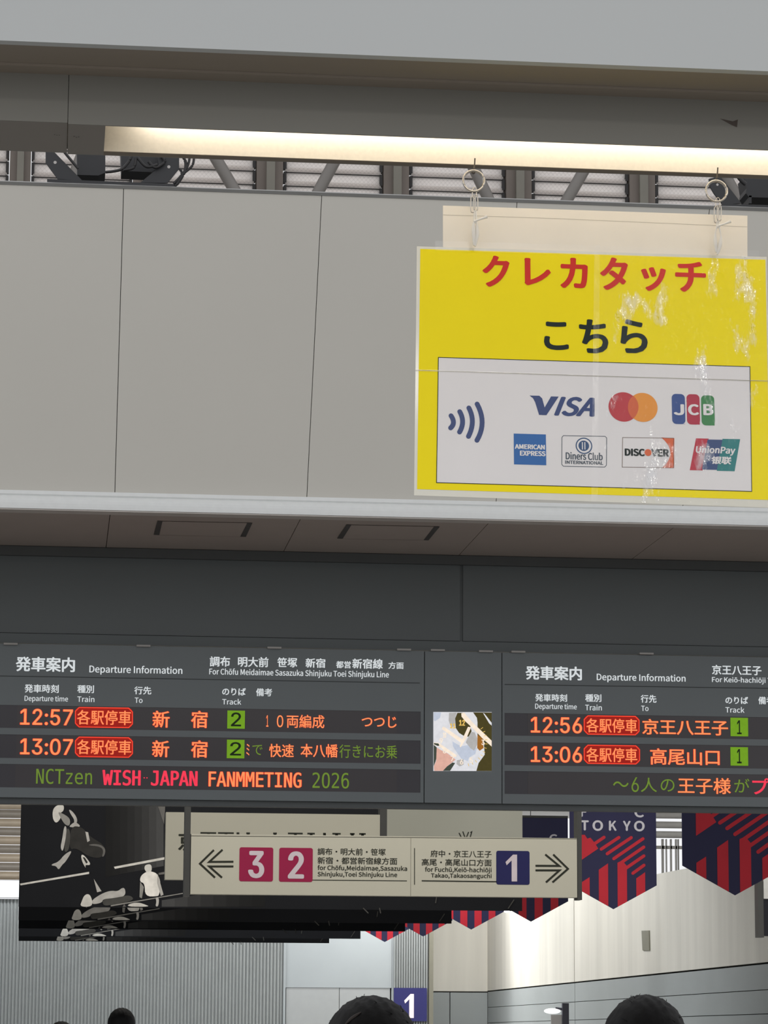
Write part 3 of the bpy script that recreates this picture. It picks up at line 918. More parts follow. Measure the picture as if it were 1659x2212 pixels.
line(sr[2], [('lit_message', [('～', 1324, 1358, 1688, 1700, 4, 0.2), ('6', 1364, 1380, 1679, 1711, 4, 0.15), ('人', 1384, 1419, 1680, 1711, 4, 0.15), ('の', 1427, 1457, 1683, 1710, 4, 0.15), ('王子様', 1464, 1579, 1680, 1715, 2, 0.8), ('が', 1586, 1619, 1682, 1712, 4, 0.2), ('プ', 1625, 1662, 1681, 1716, 3, 0.9)])])

# clock panel between the boards: a clock dial of flat glowing coloured patches
ck = thing('station_clock', 'square glowing clock with pale hands in the grey panel between departure boards', 'clock', (Xv(1000), PBY + .05, zb_b))
orient(MB().box(Xv(917.5), Xv(1083.5), PBY, DW - .021, zr_b, zt_b).build('panel', m_bd, ck))
orient(MB().box(Xv(916.5), Xv(1084.5), PBY + .02, DW, zb_b, zr_b - .001).build('bottom_rim', m_bdrim, ck))
pC = pB


def cc(x, y):
    return 900 + x * .12055, 1500 + y * .12055


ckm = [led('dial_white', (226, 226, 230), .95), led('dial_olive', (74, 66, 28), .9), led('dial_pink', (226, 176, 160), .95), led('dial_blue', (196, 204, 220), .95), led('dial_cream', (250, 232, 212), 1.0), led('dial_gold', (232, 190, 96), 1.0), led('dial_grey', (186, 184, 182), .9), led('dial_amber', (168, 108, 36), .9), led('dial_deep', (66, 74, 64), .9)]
dk = MB()
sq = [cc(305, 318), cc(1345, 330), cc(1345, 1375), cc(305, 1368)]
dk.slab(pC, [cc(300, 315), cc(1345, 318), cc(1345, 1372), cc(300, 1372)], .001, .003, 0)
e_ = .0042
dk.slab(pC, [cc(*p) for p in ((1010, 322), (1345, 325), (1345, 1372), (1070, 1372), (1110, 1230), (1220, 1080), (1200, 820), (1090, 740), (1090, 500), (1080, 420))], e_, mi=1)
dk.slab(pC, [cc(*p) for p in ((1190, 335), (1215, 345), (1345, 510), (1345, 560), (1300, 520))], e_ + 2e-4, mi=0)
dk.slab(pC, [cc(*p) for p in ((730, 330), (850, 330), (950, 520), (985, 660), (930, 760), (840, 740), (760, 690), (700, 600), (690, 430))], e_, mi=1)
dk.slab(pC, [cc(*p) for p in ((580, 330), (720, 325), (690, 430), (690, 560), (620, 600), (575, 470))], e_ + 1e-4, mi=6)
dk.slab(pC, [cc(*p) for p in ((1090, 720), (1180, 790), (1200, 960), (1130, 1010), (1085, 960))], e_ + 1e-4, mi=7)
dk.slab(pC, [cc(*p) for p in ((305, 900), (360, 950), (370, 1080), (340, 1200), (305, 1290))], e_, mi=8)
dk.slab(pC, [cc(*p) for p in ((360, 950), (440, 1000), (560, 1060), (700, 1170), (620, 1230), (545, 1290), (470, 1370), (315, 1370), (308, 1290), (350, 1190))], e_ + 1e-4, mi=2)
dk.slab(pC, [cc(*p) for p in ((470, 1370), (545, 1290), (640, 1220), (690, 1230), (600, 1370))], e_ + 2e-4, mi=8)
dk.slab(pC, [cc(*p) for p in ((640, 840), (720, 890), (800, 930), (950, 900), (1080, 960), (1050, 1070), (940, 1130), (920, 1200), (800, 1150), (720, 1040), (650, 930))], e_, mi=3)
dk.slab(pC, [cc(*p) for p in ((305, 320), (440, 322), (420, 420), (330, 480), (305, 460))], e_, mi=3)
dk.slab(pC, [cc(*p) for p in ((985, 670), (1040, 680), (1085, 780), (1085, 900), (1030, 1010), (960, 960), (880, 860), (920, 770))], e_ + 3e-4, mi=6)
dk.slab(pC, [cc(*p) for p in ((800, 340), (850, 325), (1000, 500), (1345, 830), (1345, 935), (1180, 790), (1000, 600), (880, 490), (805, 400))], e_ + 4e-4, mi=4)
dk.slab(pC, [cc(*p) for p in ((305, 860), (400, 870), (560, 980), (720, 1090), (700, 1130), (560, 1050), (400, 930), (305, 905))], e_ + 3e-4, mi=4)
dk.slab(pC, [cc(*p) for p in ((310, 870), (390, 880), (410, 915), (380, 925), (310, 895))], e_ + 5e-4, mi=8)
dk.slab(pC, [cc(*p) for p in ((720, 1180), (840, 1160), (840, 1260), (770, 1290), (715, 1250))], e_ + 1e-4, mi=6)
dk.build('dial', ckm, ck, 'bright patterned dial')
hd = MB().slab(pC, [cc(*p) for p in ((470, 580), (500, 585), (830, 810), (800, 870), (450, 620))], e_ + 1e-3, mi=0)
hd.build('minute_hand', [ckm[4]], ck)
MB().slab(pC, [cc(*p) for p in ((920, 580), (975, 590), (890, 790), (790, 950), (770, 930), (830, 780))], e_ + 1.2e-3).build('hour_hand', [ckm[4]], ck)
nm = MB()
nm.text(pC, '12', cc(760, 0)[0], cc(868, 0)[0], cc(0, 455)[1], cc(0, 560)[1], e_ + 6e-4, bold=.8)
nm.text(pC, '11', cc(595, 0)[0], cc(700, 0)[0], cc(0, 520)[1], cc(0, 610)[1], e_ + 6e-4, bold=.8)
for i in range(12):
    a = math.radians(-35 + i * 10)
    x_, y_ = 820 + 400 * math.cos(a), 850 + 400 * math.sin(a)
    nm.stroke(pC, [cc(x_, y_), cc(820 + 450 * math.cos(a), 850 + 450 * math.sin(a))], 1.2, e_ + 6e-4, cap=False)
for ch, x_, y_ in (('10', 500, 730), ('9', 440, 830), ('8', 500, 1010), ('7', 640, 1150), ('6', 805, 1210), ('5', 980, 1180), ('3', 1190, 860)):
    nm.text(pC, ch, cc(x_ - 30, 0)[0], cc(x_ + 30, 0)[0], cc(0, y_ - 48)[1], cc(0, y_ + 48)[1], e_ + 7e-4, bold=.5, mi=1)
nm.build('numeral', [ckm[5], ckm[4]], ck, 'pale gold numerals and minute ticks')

# small bright clips along the ledge over the boards
for i, x in enumerate((23, 310, 593, 873, 946, 1050, 1120, 1397, 1700)):
    y = 1388 + x * .0146 + (3 if x > 1000 else 2)
    o = MB().rect(YP(PBY - .002), x - 15, x + 15, y - 1.6, y + 2.2, -.09, .108).build('ledge_clip', mat('clip_metal', (150, 146, 142), .4), None)
    orient(o)
    where = ('over the time column of the left board', 'over the destination column of the left board', 'over the line names of the left board', 'at the right end of the left board', 'left top corner of the clock panel', 'right top corner of the clock panel', 'at the left end of the right board', 'over the middle of the right board', 'over the right board near the photo edge')[i]
    tag(o, 'small pale metal clip on the ledge ' + where, 'clip', 'ledge clips over the departure boards')

# ---------------------------------------------------------------- hanging direction signs behind the boards
m_cream = mat('sign_cream', (214, 210, 192), .5, var=.012, scale=2)
m_post2 = mat('sign_post', (78, 78, 76), .5)
m_olive = mat('sign_ink', (42, 44, 32), .5)
m_crim = mat('sign_crimson', (168, 24, 76), .5, var=.02)
m_nvy = mat('sign_navy', (33, 33, 92), .5, var=.02)
m_num = mat('numeral_white', (232, 218, 224), .5)
DSY = 25.0
pD = YP(DSY)


ONE = ((0, .72), (.08, .60), (.42, .78), (.42, 0), (.80, 0), (.80, 1), (.52, 1))


def one(pl, x0, x1, yt, yb, off):
    u0, u1, v0, v1 = pl.rect(x0, x1, yt, yb, off)
    return MB().slab(pl, [(u0 + (u1 - u0) * a / .8, v0 + (v1 - v0) * b) for a, b in ONE], off, uv=True)


def k6(x, y):
    return 340 + x * .3014, 1730 + y * .3014


def k7(x, y):
    return 780 + x * .3014, 1730 + y * .3014


def hanging(Y, x0, x1, yt, yb, label, posts, m_face, cat='sign', name='direction_sign', top=6.8, group=None):
    p = YP(Y)
    u0, u1, v0, v1 = p.rect(x0, x1, yt, yb)
    t = thing(name, label, cat, ((u0 + u1) / 2, Y, v0), group)
    orient(MB().box(u0, u1, Y, Y + .16, v0, v1).build('sign_box', m_face, t))
    for a, b in posts:
        A, B = p.uv(a, yt)[0], p.uv(b, yt)[0]
        orient(MB().box(A, B, Y - .004, Y + .17, v0 - .02, top).build('hanging_post', m_post2, t))
    return t


ds_ = hanging(DSY, 412, 1246.5, 1806, 1935, 'cream hanging direction sign with squares 3, 2 and 1 and arrows', ((399, 411.5), (1247, 1256.5)), m_cream, group='hanging signs')
e_ = .002
MB().stroke(pD, [k6(405, 352), k6(305, 450), k6(413, 550)], 4.2, e_, cap=False).stroke(pD, [k6(467, 350), k6(372, 437), k6(545, 436)], 4.2, e_, cap=False).stroke(pD, [k6(545, 470), k6(372, 470), k6(463, 550)], 4.2, e_, cap=False).build('arrow', m_olive, ds_)
MB().stroke(pD, [k7(1377, 384), k7(1483, 487), k7(1372, 584)], 4.2, e_, cap=False).stroke(pD, [k7(1320, 384), k7(1420, 466), k7(1250, 465)], 4.2, e_, cap=False).stroke(pD, [k7(1250, 498), k7(1422, 498), k7(1325, 584)], 4.2, e_, cap=False).build('arrow', m_olive, ds_)
for ch, (x0, x1, yt, yb), (a0, a1, at, ab), m_ in (('3', (517, 590, 1830.5, 1904), (536, 571, 1838, 1897), m_crim), ('2', (603, 675.5, 1831.5, 1905), (622, 657, 1839, 1898), m_crim), ('1', (1072, 1144, 1838, 1911), (1092, 1117, 1846, 1904), m_nvy)):
    q = MB().rect(pD, x0, x1, yt, yb, .001, .001, r=4.5).build('number_tile', m_, ds_, ('navy' if ch == '1' else 'crimson') + ' tile with a white ' + ch)
    (one(pD, a0, a1, at, ab, .0035) if ch == '1' else MB().text(pD, ch, a0, a1, at, ab, .0035, bold=2.8)).build('numeral', m_num, q)
w = MB()
for s_, x0, x1, yt, yb, bd in (('調布・明大前・笹塚', 686, 833, 1832.5, 1847.5, .22), ('新宿・都営新宿線方面', 686, 858, 1852, 1867, .22), ('for Chōfu,Meidaimae,Sasazuka', 686, 879.5, 1869.5, 1882.5, .3), ('Shinjuku,Toei Shinjuku Line', 686, 858, 1883.5, 1896.5, .3),
                               ('府中・京王八王子', 930, 1062, 1837, 1852, .22), ('高尾・高尾山口方面', 911, 1062, 1855.5, 1870.5, .22), ('for Fuchū,Keiō-hachiōji', 918, 1062, 1873, 1886.5, .3), ('Takao,Takaosanguchi', 931, 1062, 1886.5, 1899, .3)):
    w.text(pD, s_, x0, x1, yt, yb, e_, bold=bd)
w.build('lettering', m_olive, ds_)
MB().stroke(pD, [(675, 1901), (879, 1902.8)], 1.6, e_, cap=False).stroke(pD, [(911, 1902.6), (1073, 1904.6)], 2.4, e_, cap=False).stroke(pD, [(895.5, 1832), (895.5, 1911)], 1.6, e_, cap=False).stroke(pD, [(413, 1805.5), (1246, 1812)], .8, e_, cap=False).build('rule_line', m_olive, ds_)
MB().stroke(pD, [(887.5, 1810), (887, 1937)], .9, e_, cap=False).build('panel_seam', mat('seam_grey', (160, 156, 142), .6), ds_)

s2 = hanging(27.0, 357.5, 820.5, 1757, 1902, 'cream hanging sign mostly hidden behind the arrow sign, seen above its left half', ((821, 836),), m_cream, group='hanging signs')
p2 = YP(27.0)
w = MB()
w.text(p2, '京', 385, 425, 1796, 1838, e_, bold=1.3)
for a, b in ((433, 467), (471, 505), (511, 517), (532, 540), (590, 598), (622, 654), (664, 680), (698, 704), (718, 736), (756, 766), (776, 790)):
    w.rect(p2, a, b, 1797.5 + (a - 430) * .006, 1801 + (a - 430) * .006, e_).rect(p2, (a + b) / 2 - 3, (a + b) / 2 + 3, 1801, 1835, e_)
w.build('lettering', m_olive, s2)
s3 = hanging(28.0, 834.5, 1128.5, 1735, 1880, 'pale light box sign behind the arrow sign, under the clock', (), mat('lightbox_face', (200, 200, 186), .5, var=.03, scale=1.2), group='hanging signs')
p3 = YP(28.0)
w = MB()
for q in (((992, 1800), (996, 1808)), ((1000, 1797), (1004, 1808)), ((1008, 1808), (1012, 1798)), ((1017, 1798), (1019, 1797), (1016, 1808))):
    w.stroke(p3, list(q), 2.4, e_)
w.build('emblem', m_olive, s3)
u0, u1, v0, v1 = p3.rect(834.5, 1128.5, 1735, 1880)
for a in (u0 + .05, u1 - .1):
    orient(MB().box(a, a + .05, 28.05, 28.1, v1, 6.8).build('hanging_post', m_post2, s3))

# black sign at the right edge
s4 = hanging(36.0, 1638, 1760, 1905, 2022, 'black hanging sign with a dark frame at the right edge below pennants', ((1636.5, 1648.5),), mat('sign_black', (24, 25, 34), .5), group=None)
u0, u1, v0, v1 = YP(36.0).rect(1649, 1760, 1850, 1942)
orient(MB().box(u0, u1, 35.98, 36.0, v0, v1).build('white_field', mat('sign_white', (226, 226, 222), .5), s4))

# ---------------------------------------------------------------- pennants
m_pn = mat('pennant_navy', (36, 36, 74), .7, var=.04, scale=3)
m_pr = mat('pennant_red', (200, 34, 52), .7, var=.06, scale=3)
m_pw = mat('pennant_letter', (208, 206, 214), .7)
PNY = 32.0
PNM = [m_pn, m_pr, m_pw]
pP = YP(PNY)
tips = [(1588, 1934), (1325.3, 1964), (1147, 1991), (1018, 2008), (914, 2023), (831, 2035)]
rat = [1, 1.216, 1.425, 1.628, 1.838, 2.05]
HALF = 113 * pP.px(1588, 1934)
tip0 = pP.pt(*tips[0])


def pv(x, y):                                    # crop coordinates of the second pennant to metres from the tip
    return (x - 398) / 350 * HALF, (885 - y) / 350 * HALF


EDGE = lambda x: 885 - .543 * abs(x - 398)


def pennant(label):
    t = thing('pennant', label, 'pennant', tip0, 'navy and red pennants in a row')
    pl = Plane(tip0, (1, 0, 0), (0, 0, 1))
    top = -85
    out = [pv(48, top), pv(748, top), pv(748, EDGE(748)), pv(398, 885), pv(48, EDGE(48))]
    orient(MB().slab(pl, out, -.012, .012, uv=True).build('cloth', m_pn, t, 'navy cloth'))
    m = MB()
    q = lambda pts: m.slab(pl, [pv(*p) for p in pts], .003, uv=True)
    st = lambda a, b, w: m.stroke(pl, [pv(*a), pv(*b)], w / 350 * HALF, .0032, uv=True)
    q([(141, 300), (170, 300), (190, 330), (215, 322), (235, 345), (255, 372), (278, 408), (141, 500)])
    st((205, 362), (258, 318), 22) if False else None
    for a, b in (((245, 372), (325, 318)), ((302, 412), (445, 318)), ((350, 448), (545, 318)), ((403, 486), (640, 326)), ((452, 524), (646, 392)), ((556, 600), (646, 536)), ((505, 558), (646, 462))):
        st(a, b, 25)
    q([(432, 518), (470, 500), (510, 545), (508, 575), (508, EDGE(508)), (432, EDGE(432))])
    q([(281, 575), (356, 524), (356, EDGE(356)), (281, EDGE(281))])
    q([(583, 640), (625, 612), (655, 590), (655, EDGE(655)), (583, EDGE(583))])
    q([(141, 676), (207, 634), (207, EDGE(207)), (141, EDGE(141))])
    m.build('stripe', m_pr, t, 'red chevron stripes')
    w = MB()
    for c, x0, x1, y0, y1 in (('F', 137, 190, 75, 157), ('C', 572, 650, 75, 157), ('T', 137, 203, 185, 265), ('O', 232, 318, 183, 268), ('K', 365, 428, 185, 265), ('Y', 478, 542, 185, 265), ('O', 568, 655, 183, 268)):
        vs, fs = glyphs(c)
        xs = [p[0] for p in vs]; ys = [p[1] for p in vs]
        a, b = pv(x0, y1), pv(x1, y0)
        bw = .0065
        for i, (du, dv) in enumerate(((0, 0), (bw, 0), (-bw, 0), (0, bw), (0, -bw))):
            w.add([pl.at(a[0] + bw + (x - min(xs)) / (max(xs) - min(xs)) * (b[0] - a[0] - 2 * bw) + du, a[1] + bw + (y - min(ys)) / (max(ys) - min(ys)) * (b[1] - a[1] - 2 * bw) + dv, .003 + i * 1e-4) for x, y in zip(xs, ys)], fs)
    w.build('lettering', m_pw, t)
    u, v = pv(0, top)[1], 0
    h = MB().tube([pl.at(-HALF, u, -.006), pl.at(HALF, u, -.006)], .02, 10)
    h.build('hanging_bar', m_post2, t)
    MB().tube([pl.at(0, u, -.006), pl.at(0, 6.8 - tip0.z, -.006)], .006, 6).build('hanging_cord', m_post2, t)
    return t


pn_lab = ['large navy and red pennant nearest, beside the black sign at the right edge', 'navy pennant with white lettering right of the arrow sign', 'navy and red pennant cut off by the right end of the arrow sign',
          'navy and red pennant tip below the arrow sign, third from the far end', 'navy and red pennant tip over the fluted column, second from the far end', 'smallest navy and red pennant tip, farthest in the row']
p0 = pennant(pn_lab[0])
for k in range(1, 6):
    tk = YP(PNY * rat[k]).pt(*tips[k])
    c = copy_tree(p0, tk - tip0)
    c['label'] = pn_lab[k]

# ---------------------------------------------------------------- black picture banners
BNY = 38.0
pN = YP(BNY)
c5 = lambda x, y: (x * .2532, 1730 + y * .2532)
gr = [mat('banner_ink_%d' % v, (v, int(v * .985), int(v * .95)), .7, var=.16, scale=9, spec=.12) for v in (44, 66, 92, 128, 160, 186, 208)]
m_bn = mat('banner_black', (20, 21, 24), .7, var=.08, scale=2, spec=.12)
b0 = pN.pt(40, 1959.5)
u0, u1 = pN.uv(40, 1959)[0], pN.uv(1128, 1965)[0]
vb = pN.uv(160, 1959.5)[1]
vt = vb + 300 * pN.px(40, 1700)
bn = thing('banner', 'black sports photo banner with a leaping bowler, nearest of its row', 'banner', ((u0 + u1) / 2, BNY, vb), 'black photo banners in a row')
orient(MB().box(u0, u1, BNY, BNY + .02, vb, vt).build('cloth', m_bn, bn))
haze = MB()
for i in range(8):
    # printed stadium haze that lightens to the right, then the fading stand floor
    haze.slab(pN, [c5(900 + 62 * i, 0), c5(900 + 62 * (i + 1), 0), c5(900 + 62 * (i + 1), 640 - 12 * i), c5(900 + 62 * i, 650 - 12 * i)], .003, mi=min(7, i))
    haze.slab(pN, [c5(1380 + 110 * i, 848 - 2.1 * i * 8), c5(1380 + 110 * (i + 1), 848 - 2.1 * (i + 1) * 8), c5(1380 + 110 * (i + 1), 903), c5(1380 + 110 * i, 903)], .003, mi=7 - i)
haze.build('printed_haze', [mat('banner_haze_%d' % v, (v, v, v), .7, var=.05, scale=4, spec=.12) for v in (23, 26, 30, 35, 41, 48, 56, 64)], bn)
pic = MB()
for v, pts in ((5, ((170, 706), (760, 605), (760, 623), (175, 721))), (5, ((972, 562), (1402, 480), (1402, 501), (980, 580))),
               (5, ((450, 70), (490, 34), (545, 32), (545, 85), (510, 105), (520, 150), (478, 195), (448, 150))), (3, ((490, 90), (540, 110), (600, 150), (595, 215), (555, 205), (520, 150))), (4, ((585, 68), (625, 95), (662, 155), (652, 200), (630, 195), (635, 160), (600, 110))), (4, ((590, 215), (640, 175), (690, 215), (660, 225), (600, 225))),
               (0, ((600, 215), (700, 220), (760, 300), (880, 370), (905, 430), (860, 490), (760, 480), (650, 400), (590, 420))), (4, ((728, 262), (752, 268), (766, 340), (745, 352))),
               (4, ((548, 210), (570, 222), (560, 330), (535, 440), (515, 395), (530, 330))), (1, ((570, 222), (602, 260), (592, 420), (545, 445), (560, 330))),
               (4, ((622, 417), (560, 520), (530, 545), (500, 592), (480, 556), (440, 552), (442, 540), (500, 520), (555, 452))), (5, ((690, 460), (715, 460), (770, 528), (766, 550), (725, 545), (735, 580), (700, 520))), (0, ((705, 480), (722, 482), (750, 525), (735, 535))),
               (2, ((740, 378), (800, 366), (862, 374), (902, 412), (892, 468), (868, 482), (884, 420), (850, 388))), (4, ((800, 665), (822, 700), (866, 770), (828, 780))),
               (4, ((780, 850), (860, 795), (940, 765), (1005, 772), (1040, 742), (1066, 745), (1072, 805), (1010, 830), (880, 835), (870, 870), (785, 885))), (5, ((680, 903), (700, 850), (715, 812), (742, 793), (770, 803), (788, 855), (782, 903))),
               (1, ((872, 840), (1000, 825), (1110, 800), (1150, 850), (945, 890), (880, 895))), (3, ((945, 890), (1560, 785), (1560, 793), (945, 901))), (5, ((1085, 903), (1100, 878), (1180, 865), (1240, 885), (1280, 903))), (4, ((1325, 822), (1358, 824), (1352, 902), (1325, 900), (1335, 860))),
               (5, ((1230, 575), (1240, 545), (1290, 538), (1297, 590), (1275, 625), (1245, 605))), (6, ((1200, 640), (1245, 605), (1290, 600), (1345, 622), (1372, 700), (1358, 800), (1345, 815), (1238, 815), (1235, 705), (1192, 690))), (4, ((1345, 622), (1395, 800), (1372, 812), (1340, 700))), (3, ((1195, 690), (1228, 735), (1210, 832), (1190, 822))),
               (2, ((1345, 40), (1410, 40), (1400, 200))), (2, ((1352, 615), (1405, 605), (1405, 625), (1356, 632))), (2, ((1045, 905), (1060, 880), (1075, 903)))):
    pts = [c5(*p) for p in pts]
    if len(pts) > 4:
        for _ in range(2):
            pts = [q for a_, b_ in zip(pts, pts[1:] + pts[:1]) for q in ((a_[0] * .75 + b_[0] * .25, a_[1] * .75 + b_[1] * .25), (a_[0] * .25 + b_[0] * .75, a_[1] * .25 + b_[1] * .75))]
    pic.slab(pN, pts, .004 + .0002 * len(pic.f), mi=v)
for a, b in (((1110, 1944), (1098, 1962)), ((943, 1938), (941, 1950)), ((820, 1962), (822, 1972)), ((785, 1962), (795, 1972))):
    pic.stroke(pN, [a, b], 2.2, .02, mi=1)
orient(pic.build('printed_picture', gr, bn, 'grey and white picture of a leaping player'))
for a in (u0 + .3, u1 - .3):
    MB().tube([(a, BNY + .01, vt), (a, BNY + .01, 6.8)], .008, 6).build('hanging_cord', m_post2, bn)
bw_ = (('second', 1128, 1959.5, 972, 1988, 1.167), ('third', 0, 0, 870, 2006, 1.31), ('fourth', 0, 0, 773, 2023, 1.484), ('farthest', 0, 0, 705, 2033, 1.636))
for nm_, _, _, xr, yb, r_ in bw_:
    p = YP(BNY * r_).pt(40, yb - .6)
    c = copy_tree(bn, p - Vector((u0, BNY, vb)))
    c['label'] = 'black sports photo banner, %s in its row, only its lower strip showing' % nm_

# ---------------------------------------------------------------- far walls under the boards
m_fl = mat('fluted_grey', (140, 144, 144), .5, var=.04, scale=2)
m_wall = mat('wall_grey', (148, 154, 157), .55, var=.03, scale=1)
m_lit = mat('wall_white', (218, 215, 206), .6, var=.09, scale=.6, stretch=(3, 3, .25))
m_low = mat('wall_lower_grey', (158, 164, 165), .55, var=.03, scale=1)
WY = 70.0
pW = YP(WY)
Xw = lambda x: pW.uv(x, 2100)[0]
Zw = lambda y, x=800: pW.uv(x, y)[1]


def fluted(x0, x1, n, z0, z1, Y, depth):
    m = MB()
    pts = []
    for i in range(n):
        a = x0 + (x1 - x0) * i / n; w_ = (x1 - x0) / n
        pts += [(a, Y), (a + w_ * .18, Y - depth * .8), (a + w_ * .5, Y - depth), (a + w_ * .72, Y - depth * .6), (a + w_ * .8, Y)]
    pts += [(x1, Y), (x1, Y + .1), (x0, Y + .1)]
    k = len(pts)
    m.add([(x, y, z0) for x, y in pts] + [(x, y, z1) for x, y in pts], [[i, (i + 1) % k, k + (i + 1) % k, k + i] for i in range(k)])
    return m


z_shut = Zw(1941, 20)
struct('wall_back', fluted(Xw(-420), Xw(612), 138, 0, z_shut - .01, WY, .05), m_fl)
struct('wall_back.001', MB().box(Xw(617), Xw(846), WY + .02, WY + .12, Zw(2134), 6.8).box(Xw(612), Xw(617), WY - .06, WY + .12, 0, 6.8).box(Xw(612), Xw(617.5), WY + .03, WY + .2, 0, Zw(2134)).box(Xw(846), Xw(850), WY + .04, WY + .2, 0, 6.8), m_wall)
dr = MB().box(Xw(619), Xw(733), WY + .03, WY + .09, 0, Zw(2134.5)).box(Xw(734.2), Xw(843), WY + .03, WY + .09, 0, Zw(2134.5))
o = struct('door_1', dr, mat('door_grey', (150, 153, 154), .5, var=.02))
struct('wall_back.002', MB().box(Xw(617), Xw(846), WY + .1, WY + .2, 0, 6.8), m_black)
struct('wall_back.003', fluted(Xw(850), Xw(925), 14, 0, 6.8, WY, .06), m_fl)
struct('trim_8', MB().box(Xw(926), Xw(935), WY - .1, WY + .3, 0, 6.8), mat('edge_olive', (110, 108, 96), .6))
struct('wall_left', MB().box(Xw(-420) - .2, Xw(-420), DW + .1, WY + .2, 0, 6.8), m_wall)
# shuttered opening at the far left
sh = MB()
z = z_shut + .03
k = 0
zz = [1757, 1771, 1790, 1808, 1828, 1845, 1862, 1876, 1890, 1902]
while z < 6.6:
    h = .19
    n = 8
    sec = [(WY + .1 - .06 * math.sin(math.pi * i / n), z + h * i / n) for i in range(n + 1)] + [(WY + .14, z + h), (WY + .14, z)]
    sh.extrude_x(sec, Xw(-420), Xw(612), k % 2)
    z += h + .015
    k += 1
struct('wall_shutter', sh, [mat('shutter_tan', (134, 122, 105), .5), mat('shutter_grey', (104, 97, 88), .5)])
lb = thing('light_box', 'small white glowing light box at the left edge under the tan shutter', 'light box', (Xw(-10), WY - .3, Zw(1940, 20)))
orient(MB().box(Xw(-120), Xw(41), WY - .3, WY - .1, Zw(1939, 20), Zw(1903.5, 20)).build('lit_face', mat('box_glow', (250, 252, 255), .4, var=0, emit=1.25), lb))
orient(MB().box(Xw(-121), Xw(42), WY - .1, WY - .055, Zw(1940, 20), Zw(1902.5, 20)).build('back_frame', m_post2, lb))

# number sign on the column
ns = YP(WY - .08)
num = thing('number_sign', 'navy square platform sign with a white 1 on the fluted column', 'sign', ns.pt(886, 2205))
orient(MB().rect(ns, 850.5, 922, 2134, 2206, 0, .02).build('sign_plate', m_nvy, num))
one(ns, 873, 894, 2147, 2199, .024).build('numeral', m_num, num)

# right-hand side: a short facing wall, then a long wall coming towards the camera
FWY = 75.0
pR0 = YP(FWY)
XR = pR0.pt(1053, 2100).x
pR = Plane((XR, FWY, 0), (0, -1, 0), (0, 0, 1))
XL = pR0.pt(930, 2100).x
zline = pR0.pt(995, 2144).z
struct('wall_end', MB().box(XL - .2, XR, FWY, FWY + .2, zline + .03, 6.8), m_lit)
struct('wall_end.001', MB().box(XL - .2, pR0.pt(972, 2180).x - .012, FWY + .01, FWY + .2, 0, zline).box(pR0.pt(972, 2180).x + .012, XR, FWY + .01, FWY + .2, 0, zline), m_low)
struct('wall_end.002', MB().box(XL - .2, XR + .6, FWY + .15, FWY + .3, 0, 6.8), mat('wall_gap', (96, 92, 88), .7))
RP = lambda x, y: pR.uv(x, y)
uE = RP(1850, 2000)[0]


def onr(x, y, off=0):
    return pR.uv(x, y, off)


def lineat(xa, ya, xb, yb):                     # a line on the side wall: its two ends, carried to both wall ends
    a, b = onr(xa, ya), onr(xb, yb)
    s = (b[1] - a[1]) / (b[0] - a[0])
    return lambda u: a[1] + s * (u - a[0])


l1 = lineat(1080, 2140, 1659, 2082)
l2 = lineat(1080, 2175, 1659, 2138.5)
l3 = lineat(1080, 2209, 1659, 2191)
lt = lineat(1080, 1952, 1480, 1876.5)
u_p = onr(1240.5, 2080)[0]
up_ = MB()
for a, b in ((0, u_p - .05), (u_p + .05, uE)):
    up_.slab(pR, [(a, l1(a) + .03), (b, l1(b) + .03), (b, lt(b)), (a, lt(a))], -.2, .2, uv=True)
struct('wall_right', up_, m_lit)
lo_ = MB()
for top, bot in ((l1, l2), (l2, l3), (l3, None)):
    for a, b in ((0, u_p - .03), (u_p + .03, uE)):
        lo_.slab(pR, [(a, bot(a) + .012 if bot else 0), (b, bot(b) + .012 if bot else 0), (b, top(b)), (a, top(a))], -.2, .19, uv=True)
struct('wall_right.001', lo_, m_low)
struct('wall_right.002', MB().slab(pR, [(0, 0), (uE, 0), (uE, lt(uE)), (0, lt(0))], -.4, .17, uv=True), mat('wall_gap', (96, 92, 88), .7))
# narrow grey plate on the side wall
q = [onr(1388, 2010.5), onr(1404, 2010), onr(1405, 2053), onr(1390, 2053)]
pt_ = thing('wall_plate', 'narrow olive grey plate fixed to the pale side wall', 'plate', pR.at(q[0][0], q[3][1]))
orient(MB().slab(pR, q, .001, .02, uv=True).build('cover', mat('plate_olive', (126, 124, 108), .5), pt_))
# window band above the side wall
WX = XR + 3.0
pWin = YP(74.0)
wz0 = pWin.pt(1445, 1925).z
xx0, xx1 = pWin.pt(1380, 1800).x, pWin.pt(1700, 1800).x
wn = MB()
for y, h in ((1761, 9), (1782, 9), (1803, 9)):
    c = pWin.pt(1445, y)
    wn.tube([(xx0, 74, c.z), (xx1, 74, c.z)], h * pWin.px(1445, y) * .8, 12, mi=0)
for x, w_ in ((1434, 4), (1442, 2), (1452, 3), (1463, 3), (1468, 2), (1395, 4), (1490, 4)):
    c = pWin.pt(x, 1850)
    k = pWin.px(x, 1850)
    wn.box(c.x - w_ * k / 2, c.x + w_ * k / 2, 74.1, 74.2, wz0, pWin.pt(1445, 1812).z, 1)
wn.box(xx0, xx1, 74.1, 74.2, pWin.pt(1445, 1830).z - .04, pWin.pt(1445, 1830).z + .04, 1)
wn.box(xx0, xx1, 74.2, 74.25, wz0 - 1, wz0, 1)
o = struct('window_20', wn, [mat('pipe_grey', (150, 148, 144), .5), mat('sash_grey', (130, 128, 124), .5)])

